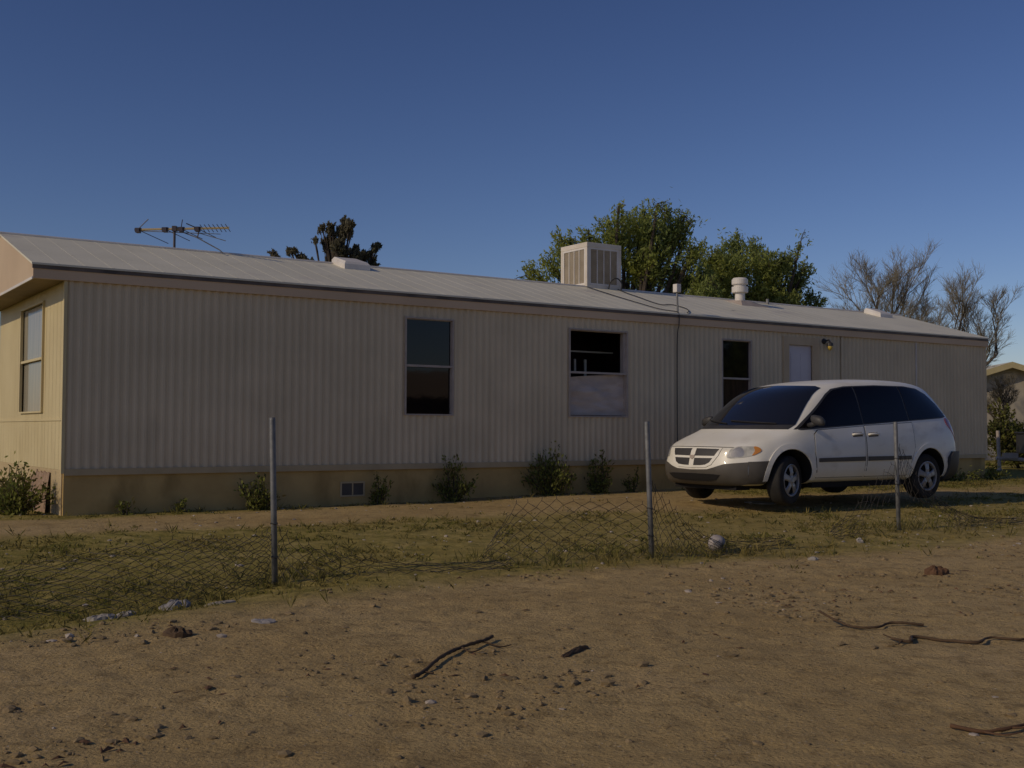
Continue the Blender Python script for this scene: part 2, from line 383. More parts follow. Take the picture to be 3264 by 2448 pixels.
# broken piece of end skirting: rough earth block behind a ragged edge
mb = MB(); N_ = 26; ring = []
for i in range(N_+1):
    v = .62+(2.9-.62)*i/N_; f = i/N_
    z = (.60 if f < .36 else .60-.62*(f-.36))+.022*math.sin(i*2.3)+.02*random.uniform(-1,1)
    ring.append((v,z))
for (va,za),(vb,zb) in zip(ring[:-1], ring[1:]):
    d = .10
    mb.add([(-d+.03,va,-.1),(-d+.03,vb,-.1),(-d*.45,vb,zb*.6),(-d*.45,va,za*.6)],[(0,1,2,3)])
    mb.add([(-d*.45,va,za*.6),(-d*.45,vb,zb*.6),(-.012,vb,zb),(-.012,va,za)],[(0,1,2,3)])
    mb.add([(-.012,va,za),(-.012,vb,zb),(.01,vb,zb),(.01,va,za)],[(0,1,2,3)])
tag(mb.build('broken_skirting', M['rubble'], home, fix=False), 'torn brown gap in the cream end skirting')
# roof: two slopes, thick deck, standing laps
mb = MB()
for sgn in (0, 1):
    v0, v1 = (-.075, W2) if sgn == 0 else (WID+.075, W2)
    n = 61
    for i in range(n-1):
        ua = -OU-.02+(LEN+OU+.09)*i/(n-1); ub = -OU-.02+(LEN+OU+.09)*(i+1)/(n-1)
        for (a, b, dz) in ((ua, ub-.03, 0), (ub-.03, ub, .0012)):
            za, zb = roofz(v0)+.012+dz, ZR+.012+dz
            mb.add([(a,v0,za),(b,v0,za),(b,v1,zb),(a,v1,zb)],[(0,1,2,3)])
            if dz == 0:
                for e in (a, b): mb.add([(e,v0,za),(e,v1,zb),(e,v1,zb+.0012),(e,v0,za+.0012)],[(0,1,2,3)])
    mb.add([(-OU-.02,v0,roofz(v0)-.012),(LEN+.07,v0,roofz(v0)-.012),(LEN+.07,v1,ZR-.012),(-OU-.02,v1,ZR-.012)],[(0,1,2,3)])
    for e in (-OU-.02, LEN+.07): mb.add([(e,v0,roofz(v0)-.012),(e,v1,ZR-.012),(e,v1,ZR+.012),(e,v0,roofz(v0)+.012)],[(0,1,2,3)])
    mb.add([(-OU-.02,v0,roofz(v0)-.012),(LEN+.07,v0,roofz(v0)-.012),(LEN+.07,v0,roofz(v0)+.012),(-OU-.02,v0,roofz(v0)+.012)],[(0,1,2,3)])
roof = mb.build('roof', M['roof'], home, fix=False)
mb = MB(); mb.tube([(-OU-.03,W2,ZR+.016),(LEN+.08,W2,ZR+.016)], .022, 8); mb.build('ridge_cap', M['white_metal'], roof)
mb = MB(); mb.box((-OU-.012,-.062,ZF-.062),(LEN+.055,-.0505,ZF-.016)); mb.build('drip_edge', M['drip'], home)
mb = MB(); mb.box((-OU,-.050,ZT),(LEN+.05,-.012,ZF-.02)); mb.box((-OU,WID+.012,ZT),(LEN+.05,WID+.05,ZF-.02)); mb.build('fascia', M['fascia'], home)
# gable ends
for (a,b) in ((-OU+.002,-OU+.022),(LEN+.028,LEN+.048)):
    mb = MB()
    pr = [(-.048,ZT+.002),(WID+.048,ZT+.002),(WID+.048,ZF-.03),(W2,ZR-.016),(-.048,ZF-.03)]
    vs = [(a,*p) for p in pr]+[(b,*p) for p in pr]
    mb.add(vs, [(0,1,2,3,4),(9,8,7,6,5)]+[(i,(i+1)%5,5+(i+1)%5,5+i) for i in range(5)])
    mb.build('gable_panel', M['gable'], home)
mb = MB()
mb.box((-OU-.012,-.045,ZT-.012),(-OU+.001,WID+.045,ZT+.02)); mb.build('gable_trim', M['white_metal'], home)
mb = MB(); mb.box((-OU+.023,-.011,ZT+.003),(-.001,WID+.011,ZT+.02)); mb.build('soffit', M['soffit'], home)

def window(o, mid, lower='dark', upper='pane', axis='u'):
    a,b,c,d = o; fw = .022
    def B(m, p, q):
        m.box(p, q)
    w = MB()
    w.box((a-fw,-.030,c-fw),(b+fw,.005,c)); w.box((a-fw,-.030,d),(b+fw,.005,d+fw))
    w.box((a-fw,-.030,c),(a,.005,d)); w.box((b,-.030,c),(b+fw,.005,d))
    w.box((a,-.018,mid-.016),(b,.012,mid+.016))
    return w
def place_end(mbx):   # turns a wall-frame mesh (u,v) onto the end wall
    mbx.v = [(y, x, z) for (x,y,z) in mbx.v]; return mbx
# window 1 and 3
for k, (o, mid) in enumerate(((OPEN[0],2.055),(OPEN[2],2.045))):
    w = window(o, mid).build('window', M['frame'], home)
    m = MB(); m.box((o[0],.020,mid+.016),(o[1],.026,o[3])); m.build('upper_pane', M['pane'], w)
    m = MB(); m.box((o[0],.030,o[2]),(o[1],.036,mid-.016)); m.build('lower_pane', M['pane'] if k == 0 else M['pane_brown'], w)
    m = MB(); m.box((o[0],.003,o[2]),(o[0]+.012,.05,o[3])); m.box((o[1]-.012,.003,o[2]),(o[1],.05,o[3])); m.box((o[0],.003,o[3]-.012),(o[1],.05,o[3])); m.build('reveal', M['frame'], w)
# window 2: open above, plastic sheet behind the lower half
o = OPEN[1]; mid = 2.048
w = window(o, mid).build('window', M['frame'], home)
tag(w, 'window open at the top with a crumpled pale sheet behind its lower half')
m = MB(); n1, n2 = 48, 32; gp = []
for j in range(n2+1):
    for i in range(n1+1):
        u = o[0]+(o[1]-o[0])*i/n1; z = o[2]+.01+(mid-.10-o[2])*j/n2
        if j == n2: z += .085*(i/n1)**.6
        elif j == n2-1: z += .05*(i/n1)
        dv = .06+.075*float(fbm(np.array([u+.4*z]),np.array([z*2.6]),2.2,4,77)[0]) + .012*math.sin(9*u+5*z)
        gp.append((u,dv,z))
m.add(gp, [(j*(n1+1)+i, j*(n1+1)+i+1, (j+1)*(n1+1)+i+1, (j+1)*(n1+1)+i) for j in range(n2) for i in range(n1)])
m.build('plastic_sheet', M['sheet'], w, smooth=True)
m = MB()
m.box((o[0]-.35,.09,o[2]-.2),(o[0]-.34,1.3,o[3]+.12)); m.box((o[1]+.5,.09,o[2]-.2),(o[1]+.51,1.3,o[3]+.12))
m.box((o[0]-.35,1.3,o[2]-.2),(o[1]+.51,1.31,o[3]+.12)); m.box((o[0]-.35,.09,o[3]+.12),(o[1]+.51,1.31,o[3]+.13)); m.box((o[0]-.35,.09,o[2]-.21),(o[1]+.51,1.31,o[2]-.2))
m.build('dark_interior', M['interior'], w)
m = MB(); m.box((7.6,.6,2.42),(8.9,.63,2.445)); m.box((8.05,.55,2.10),(8.085,.575,2.30)); m.box((8.26,.55,2.02),(8.30,.575,2.30)); m.lathe([(.028,0),(.028,.01)],(7.86,.5,2.27),10,'y'); m.lathe([(.028,0),(.028,.01)],(7.64,.4,2.40),10,'y')
m.build('interior_slat', M['slat'], w)
m = MB(); m.box((o[0],.003,o[2]),(o[0]+.012,.09,o[3])); m.box((o[1]-.05,.003,mid),(o[1],.09,o[3])); m.box((o[1]-.012,.003,o[2]),(o[1],.09,mid)); m.box((o[0],.003,o[3]-.012),(o[1],.09,o[3])); m.build('reveal', M['frame'], w)
# end window
w = place_end(window(EW, 2.045)).build('window', M['siding_end'], home)
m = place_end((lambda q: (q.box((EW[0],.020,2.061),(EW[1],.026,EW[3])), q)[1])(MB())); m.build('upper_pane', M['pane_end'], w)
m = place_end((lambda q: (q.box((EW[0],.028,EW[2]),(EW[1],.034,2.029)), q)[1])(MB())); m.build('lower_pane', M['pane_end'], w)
# door
o = OPEN[3]
m = MB(); m.box((o[0]-.15,-.026,.64),(o[0]-.002,.01,o[3]+.15)); m.box((o[1]+.002,-.026,.64),(o[1]+.175,.01,o[3]+.15)); m.box((o[0]-.002,-.026,o[3]+.002),(o[1]+.002,.01,o[3]+.15))
jamb = m.build('door_casing', M['jamb'], home)
m = MB(); m.box((o[0],.02,.66),(o[1],.055,o[3]))
for zc in (.78,1.75):
    for uc in (.08,.34): m.box((o[0]+uc,.014,zc),(o[0]+uc+.2,.021,zc+.8))
door = m.build('door', M['door'], home); bevel(door, .006)
m = MB(); m.lathe([(.0,-.06),(.03,-.055),(.032,-.03),(.012,-.02),(.012,.0)],(o[0]+.06,.02,1.55),12,'y'); m.build('door_knob', M['frame'], door, smooth=True)
# wooden landing hidden mostly by the van
# porch light
pl = MB(); pl.lathe([(.055,0),(.055,-.02),(.03,-.03),(.03,-.05)],(13.42,-.012,2.80),14,'y'); pl.tube([(13.42,-.05,2.80),(13.44,-.12,2.82),(13.46,-.13,2.78)],.018,8); pl.lathe([(.02,.05),(.055,.03),(.06,-.02)],(13.46,-.13,2.73),14)
lamp = pl.build('porch_light', M['black_metal'], home)
m = MB(); m.lathe([(.01,.05),(.045,.02),(.052,-.03),(.03,-.075),(.005,-.085)],(13.46,-.13,2.71),14); m.build('globe', M['bulb'], lamp, smooth=True)
# skirting vent
m = MB(); a,b,c,d = 3.63,4.0,.215,.42; fw=.022
m.box((a,-.004,c),(b,.011,c+fw)); m.box((a,-.004,d-fw),(b,.011,d)); m.box((a,-.004,c+fw),(a+fw,.011,d-fw)); m.box((b-fw,-.004,c+fw),(b,.011,d-fw)); m.box(((a+b)/2-.009,-.003,c+fw),((a+b)/2+.009,.011,d-fw))
vent = m.build('skirting_vent', M['trim'], home)
m = MB()
m.box((a+fw,.006,c+fw),((a+b)/2-.009,.0112,d-fw)); m.box(((a+b)/2+.009,.006,c+fw),(b-fw,.0112,d-fw)); m.build('vent_screen', M['plastic'], vent)
# conduit on the wall
m = MB(); m.tube([(16.13,-.024,.62),(16.13,-.024,2.90)],.016,8); m.build('conduit', M['white_metal'], home)
m = MB(); m.box((13.90,-.025,ZB+.05),(13.945,-.0195,ZT-.004)); m.build('seam_strip', M['siding'], home)
# roof fittings
def roof_box(u, v, su, sv, hgt):
    m = MB(); z = roofz(v)
    zz = lambda q: roofz(q)-.01
    b0 = [(u-su,v-sv,zz(v-sv)),(u+su,v-sv,zz(v-sv)),(u+su,v+sv,zz(v+sv)),(u-su,v+sv,zz(v+sv))]
    t0 = [(x*.86+u*.14, y*.86+v*.14, p+hgt) for (x,y,p) in b0]
    md = [(x, y, p+hgt*.7) for (x,y,p) in b0]
    m.add(b0+md+t0, [(8,9,10,11)]+[(i,(i+1)%4,4+(i+1)%4,4+i) for i in range(4)]+[(4+i,4+(i+1)%4,8+(i+1)%4,8+i) for i in range(4)])
    return m.build('roof_vent', M['white_metal'], home)
roof_box(4.70, 1.96, .22, .24, .15); roof_box(17.38, 1.86, .20, .22, .13)
m = MB(); bz = roofz(1.79)
m.lathe([(.115,-.06),(.10,.06),(.095,.24),(.155,.245),(.16,.255),(.16,.36),(.12,.365),(.12,.40),(.155,.405),(.16,.42),(.16,.50),(.13,.535),(.0,.545)],(13.08,1.79,bz-.02),28)
stack = m.build('vent_stack', M['white_metal'], home, smooth=False)
m = MB(); m.add([(12.9,1.55,roofz(1.55)+.008),(13.75,1.55,roofz(1.55)+.008),(13.75,2.05,roofz(2.05)+.012),(12.9,2.05,roofz(2.05)+.012),(13.0,1.68,bz+.06),(13.26,1.68,bz+.06),(13.22,1.92,bz+.09),(13.0,1.92,bz+.09)],
      [(0,1,5,4),(1,2,6,5),(2,3,7,6),(3,0,4,7),(4,5,6,7)]); m.build('flashing', M['frame'], stack)
m = MB(); m.tube([(14.13,2.05,roofz(2.05)-.02),(14.13,2.05,roofz(2.05)+.12)],.032,10); m.build('roof_pipe', M['galv'], home)
m = MB(); m.tube([(9.83,.02,roofz(.02)-.02),(9.815,.02,roofz(.02)+.36)],.017,8); mast = m.build('vent_pipe', M['galv'], home)
m = MB(); m.box((9.765,-.03,roofz(.02)+.35),(9.865,.07,roofz(.02)+.49)); bevel(m.build('pipe_cap', M['white_metal'], mast), .008)
# evaporative cooler: its own thing standing on the ridge
ct, sn = math.cos(TH), math.sin(TH)
def W(u, v, z): return (HC[0]+u*ct-v*sn, HC[1]+u*sn+v*ct, z)
cool = thing('evaporative_cooler', 'boxy cream evaporative cooler with louvred sides standing on the roof ridge', 'cooler', W(9.92,2.52,ZR-.06), TH)
S = .405; HT = .90
m = MB(); m.box((-S,-S,HT-.09),(S,S,HT)); m.box((-S,-S,0),(S,S,.12))
for sx in (-1,1):
    for sy in (-1,1):
        m.box((min(sx*S,sx*(S-.06)),min(sy*S,sy*(S-.06)),.12),(max(sx*S,sx*(S-.06)),max(sy*S,sy*(S-.06)),HT-.09))
bevel(m.build('cabinet', M['cooler'], cool), .008)
for k in range(4):
    q = MB(); fr = MB(); w2 = S-.06
    fr.box((-w2,-S+.006,.12),(-w2+.035,-S+.03,HT-.09)); fr.box((w2-.035,-S+.006,.12),(w2,-S+.03,HT-.09)); fr.box((-w2+.035,-S+.006,HT-.125),(w2-.035,-S+.03,HT-.09)); fr.box((-w2+.035,-S+.006,.12),(w2-.035,-S+.03,.15))
    for i in (1,2,3):
        x = -w2+.035+(2*w2-.07)*i/4; fr.box((x-.008,-S+.008,.15),(x+.008,-S+.028,HT-.125))
    nl = 18
    for i in range(nl):
        z0 = .152+(HT-.28)*i/nl; z1 = z0+(HT-.28)/nl
        q.add([(-w2+.035,-S+.030,z0+.001),(w2-.035,-S+.030,z0+.001),(w2-.035,-S+.014,z1-.004),(-w2+.035,-S+.014,z1-.004)],[(0,1,2,3)])
        q.add([(-w2+.035,-S+.014,z1-.004),(w2-.035,-S+.014,z1-.004),(w2-.035,-S+.030,z1+.001),(-w2+.035,-S+.030,z1+.001)],[(0,1,2,3)])
    a = math.pi/2*k; c, s_ = round(math.cos(a)), round(math.sin(a))
    for mm in (q, fr): mm.v = [(x*c-y*s_, x*s_+y*c, z) for (x,y,z) in mm.v]
    lp = q.build('louvre_panel', M['cooler_pad'], cool, fix=False); fr.build('louvre_frame', M['white_metal'], lp)
# cables over the roof
def spl(pts, n=6):
    pts = [Vector(p) for p in pts]; out = []
    for i in range(len(pts)-1):
        p0 = pts[max(i-1,0)]; p1 = pts[i]; p2 = pts[i+1]; p3 = pts[min(i+2,len(pts)-1)]
        for k in range(n):
            t = k/n
            out.append(.5*((2*p1)+(-p0+p2)*t+(2*p0-5*p1+4*p2-p3)*t*t+(-p0+3*p1-3*p2+p3)*t**3))
    out.append(pts[-1]); return out
def rc(pts): return [W(u,v,roofz(v)+.03) for (u,v) in pts]
m = MB(); m.tube(spl(rc([(9.47,2.08),(9.45,1.6),(9.44,1.1),(9.47,.6),(9.52,.13),(9.66,.02),(9.76,-.05)])+[W(9.775,-.075,3.05),W(9.775,-.07,2.9),W(9.775,-.03,2.7),W(9.77,-.026,1.8),W(9.775,-.026,.62)]), .0085, 5)
tag(m.build('cable', M['cable'], None, smooth=True), 'black cable running from the roof cooler down the ribbed wall', 'cable', 'cables from the roof cooler')
m = MB(); m.tube(spl(rc([(10.23,2.1),(10.12,1.7),(10.06,1.27),(9.98,.9),(9.99,.62),(10.2,.70),(10.38,.70),(10.40,.45),(10.2,.15),(9.98,-.05)])), .0085, 5)
tag(m.build('cable', M['cable'], None, smooth=True), 'black cable lying in an S curve on the roof between cooler and vent pipe', 'cable', 'cables from the roof cooler')
m = MB(); m.tube(spl([W(10.0,2.09,ZR+.0),W(10.02,2.04,ZR+.14),W(10.14,2.02,ZR+.20),W(10.27,2.04,ZR+.12),W(10.28,2.07,ZR-.01)]), .012, 6)
tag(m.build('hose', M['cable'], None, smooth=True), 'short black hose looping at the foot of the roof cooler', 'hose')
# TV antenna
an = thing('tv_antenna', 'old rooftop television antenna with a long yellow boom on a short mast', 'antenna', (-5.0,16.6,3.58))
def AP(x, z, y=0): return (x+5.0, y, z-3.58)
m = MB(); m.tube([AP(-5.0,3.56),AP(-5.0,4.14)],.019,8); m.build('mast', M['rod'], an)
m = MB(); m.tube([AP(-5.535,4.083),AP(-4.20,4.113)],.017,8); m.tube([AP(-4.215,4.112),AP(-4.195,4.113)],.021,8); m.build('boom', M['boom'], an)
m = MB()
for (x,z) in ((-5.54,4.082),(-5.14,4.092),(-4.90,4.097),(-4.66,4.102)):
    m = MB(); m.tube([AP(x-.045,z),AP(x+.045,z)],.030,8); m.box(AP(x-.03,z-.045,-.05),AP(x+.03,z+.02,.05)); m.build('insulator', M['rod'], an)
m = MB(); m.box(AP(-5.03,4.06,-.04),AP(-4.965,4.135,.04)); m.build('mast_clamp', M['rod'], an)
m = MB()
for (x,z,L_) in ((-5.54,4.082,1.3),(-5.14,4.092,1.1),(-4.90,4.097,.95),(-4.66,4.102,.85)):
    m.tube([AP(x,z,.03),AP(x+.05,z+.01,L_)],.006,5); 
m.tube([AP(-5.54,4.09),AP(-5.375,4.23,-.05)],.007,5); m.tube([AP(-4.905,4.10),AP(-4.87,4.225,-.05)],.007,5); m.tube([AP(-4.66,4.105),AP(-4.80,4.16,-.1)],.008,5)
m.tube([AP(-4.64,4.05),AP(-4.665,3.96)],.010,5)
for i in range(7):
    x = -4.585+.062*i; z = 4.104+.0014*i; m.tube([AP(x-.008,z+.035,-.12),AP(x,z,0),AP(x+.008,z-.035,.12)],.0055,5)
m.build('element_rod', M['rod'], an)
m = MB(); m.tube([AP(-5.53,4.065),AP(-4.62,4.03),AP(-4.24,3.92)],.006,5); m.tube([AP(-4.95,4.075),AP(-4.66,3.965),AP(-4.33,3.785),AP(-4.28,3.74)],.009,5); m.tube([AP(-4.62,4.035),AP(-4.32,4.02)],.005,5); m.build('brace', M['galv'], an)

# ------------------------------------------------------------------ minivan
VAN = (2.387, 15.304, .150)
van = thing('minivan', 'white minivan with black tinted side windows parked beside the mobile home', 'minivan', VAN, .5815)
van.rotation_euler = (0, 0, .5815)
RINGS = [
 [(.15,0,.255),(.17,.42,.255),(.22,.63,.26),(.33,.765,.285),(.34,.82,.41),(.34,.825,.53),(.35,.805,.63),(.36,.78,.705),(.31,.715,.755),(.20,.58,.763),(.14,.34,.762),(.12,0,.764)],
 [(.48,0,.25),(.48,.45,.25),(.48,.70,.255),(.48,.855,.28),(.48,.91,.42),(.48,.92,.56),(.49,.90,.68),(.49,.855,.765),(.46,.785,.825),(.37,.62,.843),(.33,.35,.85),(.31,0,.854)],
 [(.80,0,.25),(.80,.45,.25),(.80,.72,.255),(.80,.895,.285),(.80,.957,.43),(.80,.967,.60),(.80,.945,.755),(.80,.895,.865),(.76,.825,.92),(.66,.62,.945),(.60,.35,.955),(.57,0,.96)],
 [(1.16,0,.25),(1.16,.45,.25),(1.16,.72,.26),(1.12,.910,.295),(1.12,.978,.45),(1.12,.99,.66),(1.12,.968,.83),(1.09,.925,.94),(1.04,.885,.985),(.83,.66,1.008),(.72,.37,1.018),(.69,0,1.022)],
 [(1.30,0,.25),(1.30,.45,.25),(1.30,.72,.26),(1.30,.913,.30),(1.30,.984,.46),(1.30,.992,.68),(1.30,.972,.86),(1.25,.935,.965),(1.18,.885,1.045),(.96,.67,1.085),(.84,.37,1.102),(.81,0,1.106)],
 [(1.62,0,.25),(1.62,.45,.25),(1.62,.72,.26),(1.62,.915,.30),(1.62,.985,.46),(1.62,.995,.68),(1.62,.975,.88),(1.58,.938,1.00),(1.49,.845,1.315),(1.31,.66,1.368),(1.20,.37,1.39),(1.17,0,1.395)],
 [(2.10,0,.25),(2.10,.45,.25),(2.10,.72,.26),(2.10,.915,.30),(2.10,.985,.46),(2.10,.997,.68),(2.10,.98,.90),(2.02,.94,1.035),(1.86,.79,1.595),(1.74,.63,1.645),(1.66,.35,1.668),(1.64,0,1.675)],
 [(2.75,0,.25),(2.75,.45,.25),(2.75,.72,.26),(2.75,.915,.30),(2.75,.985,.46),(2.75,.997,.68),(2.75,.98,.92),(2.72,.935,1.08),(2.68,.785,1.672),(2.66,.62,1.730),(2.75,.30,1.755),(2.75,0,1.76)],
 [(3.6,0,.25),(3.6,.45,.25),(3.6,.72,.26),(3.6,.915,.30),(3.6,.98,.46),(3.6,.992,.68),(3.6,.972,.94),(3.6,.925,1.12),(3.6,.765,1.68),(3.6,.60,1.737),(3.6,.30,1.76),(3.6,0,1.765)],
 [(4.18,0,.25),(4.18,.45,.25),(4.18,.72,.26),(4.18,.905,.30),(4.18,.965,.46),(4.18,.975,.69),(4.18,.95,.96),(4.17,.895,1.16),(4.03,.69,1.63),(4.12,.52,1.70),(4.18,.29,1.73),(4.2,0,1.735)],
 [(4.50,0,.27),(4.50,.45,.27),(4.50,.70,.28),(4.50,.88,.32),(4.50,.935,.48),(4.51,.94,.70),(4.49,.91,.98),(4.45,.845,1.19),(4.26,.63,1.58),(4.38,.47,1.645),(4.45,.27,1.67),(4.47,0,1.675)],
 [(4.72,0,.31),(4.71,.45,.31),(4.68,.68,.32),(4.60,.83,.35),(4.62,.875,.49),(4.64,.88,.70),(4.61,.85,.98),(4.55,.785,1.20),(4.36,.585,1.545),(4.48,.44,1.59),(4.55,.25,1.61),(4.57,0,1.615)],
]
FCAP = {4:[(.055,0,.40),(.075,.42,.40),(.155,.65,.40)],5:[(.045,0,.51),(.065,.42,.51),(.150,.65,.515)],6:[(.075,0,.61),(.095,.39,.61),(.18,.63,.615)],7:[(.095,0,.695),(.115,.37,.695),(.20,.61,.70)]}
RCAP = {4:[(4.80,0,.48),(4.79,.45,.48),(4.73,.70,.48)],5:[(4.79,0,.70),(4.78,.45,.70),(4.72,.70,.70)],6:[(4.77,0,.98),(4.75,.44,.98),(4.69,.68,.98)],7:[(4.71,0,1.24),(4.69,.42,1.24),(4.63,.62,1.23)]}
def van_cage():
    vs = []; fs = []; ids = {}
    def V(p, sgn):
        key = (round(p[0],5), round(p[1]*sgn,5), round(p[2],5))
        if key not in ids: ids[key] = len(vs); vs.append(key)
        return ids[key]
    for sgn in (1,-1):
        for a, b in zip(RINGS[:-1], RINGS[1:]):
            for k in range(11):
                fs.append((V(a[k],sgn),V(a[k+1],sgn),V(b[k+1],sgn),V(b[k],sgn)))
        for ring, cap in ((RINGS[0],FCAP),(RINGS[-1],RCAP)):
            rows = [[ring[0],ring[1],ring[2],ring[3]]]+[cap[r]+[ring[r]] for r in (4,5,6,7)]+[[ring[11],ring[10],ring[9],ring[8]]]
            for ra, rb in zip(rows[:-1], rows[1:]):
                for c in range(3): fs.append((V(ra[c],sgn),V(ra[c+1],sgn),V(rb[c+1],sgn),V(rb[c],sgn)))
    return vs, fs
vs, fs = van_cage()
# the cage is in "near side = +y"; the mesh uses near side = -y
m = MB(); m.add([(x,-y,z) for (x,y,z) in vs], fs)
tmp = m.build('body_cage', M['paint'], None, smooth=True)
sub = tmp.modifiers.new('s', 'SUBSURF'); sub.levels = 3; sub.render_levels = 3
def evaluated(o):
    dg = bpy.context.evaluated_depsgraph_get(); dg.update()
    return bpy.data.meshes.new_from_object(o.evaluated_get(dg))
smooth_me = evaluated(tmp)
bvh = BVHTree.FromPolygons([v.co.copy() for v in smooth_me.vertices], [tuple(p.vertices) for p in smooth_me.polygons])
bpy.data.objects.remove(tmp)
HUBS = [(.97,.33),(3.85,.33)]
cut = MB()
for (hx,hz) in HUBS:
    for sg in (1,-1):
        n = 40; vs = []; 
        for yy in (.60*sg, 1.2*sg):
            for k in range(n): a = 2*math.pi*k/n; vs.append((hx+.385*math.cos(a), yy, hz+.03+.385*math.sin(a)))
        cut.add(vs, [tuple(range(n)), tuple(range(2*n-1,n-1,-1))]+[(k,(k+1)%n,n+(k+1)%n,n+k) for k in range(n)])
cutter = cut.build('cutter', M['void'], None)
body = link('body', smooth_me, van); body.parent = None
bm_ = body.modifiers.new('b', 'BOOLEAN'); bm_.object = cutter; bm_.operation = 'DIFFERENCE'; bm_.solver = 'EXACT'
try: bm_.material_mode = 'TRANSFER'
except Exception: pass
final = evaluated(body)
bpy.data.objects.remove(body); bpy.data.objects.remove(cutter)
final.name = 'body'
for i, mm in enumerate(list(final.materials)):
    pass
body = link('body', final, van)
body.data.polygons.foreach_set('use_smooth', [True]*len(body.data.polygons))
wn = body.modifiers.new('es', 'EDGE_SPLIT'); wn.split_angle = R(42)
def catmull(pts, n=5):
    out = []; L_ = len(pts)
    for i in range(L_):
        p0, p1, p2, p3 = (Vector(pts[(i+j-1) % L_]) for j in range(4))
        for k in range(n):
            t = k/n; out.append(tuple(.5*((2*p1)+(-p0+p2)*t+(2*p0-5*p1+4*p2-p3)*t*t+(-p0+3*p1-3*p2+p3)*t**3)))
    return out
def patch(name, outline, O, U, Vv, D, material, parent, off=.004, thick=.012, step=.05, smooth_out=0, side=1):
    """panel that follows the body: outline (a,b) in the frame O+aU+bV, dropped along D onto the body"""
    if smooth_out: outline = catmull(outline, smooth_out)
    dense = []
    for i, p in enumerate(outline):
        q = outline[(i+1) % len(outline)]; d = math.dist(p, q); k = max(1, int(d/step))
        for j in range(k): dense.append((p[0]+(q[0]-p[0])*j/k, p[1]+(q[1]-p[1])*j/k))
    n = len(dense); pts = [Vector(p) for p in dense]
    xs = [p[0] for p in dense]; ys = [p[1] for p in dense]
    def inside(x, y):
        c = False
        for i in range(n):
            x1,y1 = dense[i]; x2,y2 = dense[i-1]
            if (y1 > y) != (y2 > y) and x < (x2-x1)*(y-y1)/(y2-y1)+x1: c = not c
        return c
    x = min(xs)+step/2
    while x < max(xs):
        y = min(ys)+step/2
        while y < max(ys):
            if inside(x,y) and min((x-a)**2+(y-b)**2 for a,b in dense) > (step*.45)**2: pts.append(Vector((x,y)))
            y += step
        x += step
    v2, e2, f2, *_ = delaunay_2d_cdt(pts, [(i,(i+1)%n) for i in range(n)], [list(range(n))], 1, 1e-5)
    O, U, Vv, D = Vector(O), Vector(U), Vector(Vv), Vector(D).normalized()
    front = []; back = []
    for p in v2:
        P = O+U*p[0]+Vv*p[1]
        loc, nor, i_, d_ = bvh.ray_cast(P-D*3, D)
        if loc is None: loc, nor, i_, d_ = bvh.find_nearest(P)
        if nor.dot(D) > 0: nor = -nor
        front.append(loc+nor*off); back.append(loc+nor*(off-thick))
    mb = MB(); k = len(front)
    faces = [tuple(f) for f in f2]
    from collections import Counter
    ec = Counter()
    for f in faces:
        for i in range(len(f)): ec[tuple(sorted((f[i], f[(i+1)%len(f)])))] += 1
    rim = []
    for f in faces:
        for i in range(len(f)):
            a, b = f[i], f[(i+1) % len(f)]
            if ec[tuple(sorted((a,b)))] == 1: rim.append((a,b,b+k,a+k))
    vv = [tuple(p) for p in front+back]
    if side < 0: vv = [(x,-y,z) for (x,y,z) in vv]
    mb.add(vv, faces+[tuple(reversed([i+k for i in f])) for f in faces]+rim)
    o = mb.build(name, material, parent)
    nf = len(faces); sm = [True]*nf*2+[False]*len(rim); o.data.polygons.foreach_set('use_smooth', sm)
    es = o.modifiers.new('es', 'EDGE_SPLIT'); es.split_angle = R(45)
    return o
# frames for patches; near side is y<0 in the van's own space: rays go +y there
SIDE = dict(O=(0,-1.5,0), U=(1,0,0), Vv=(0,0,1), D=(0,1,0))
FRONT = dict(O=(-1,0,0), U=(0,-1,0), Vv=(0,0,1), D=(1,0,0))      # a>0 is the near side
REAR = dict(O=(6,0,0), U=(0,-1,0), Vv=(0,0,1), D=(-1,0,0))
q = Vector((1,.75,0)).normalized()                                  # onto the near front corner
CORNER = dict(O=(.4,-.8,0), U=(q.y,-q.x,0), Vv=(0,0,1), D=tuple(q))  # a>0 towards the nearer outside/back
def rel(frame, pts):   # outline given as (x,y,z)-free (a,b)
    return pts
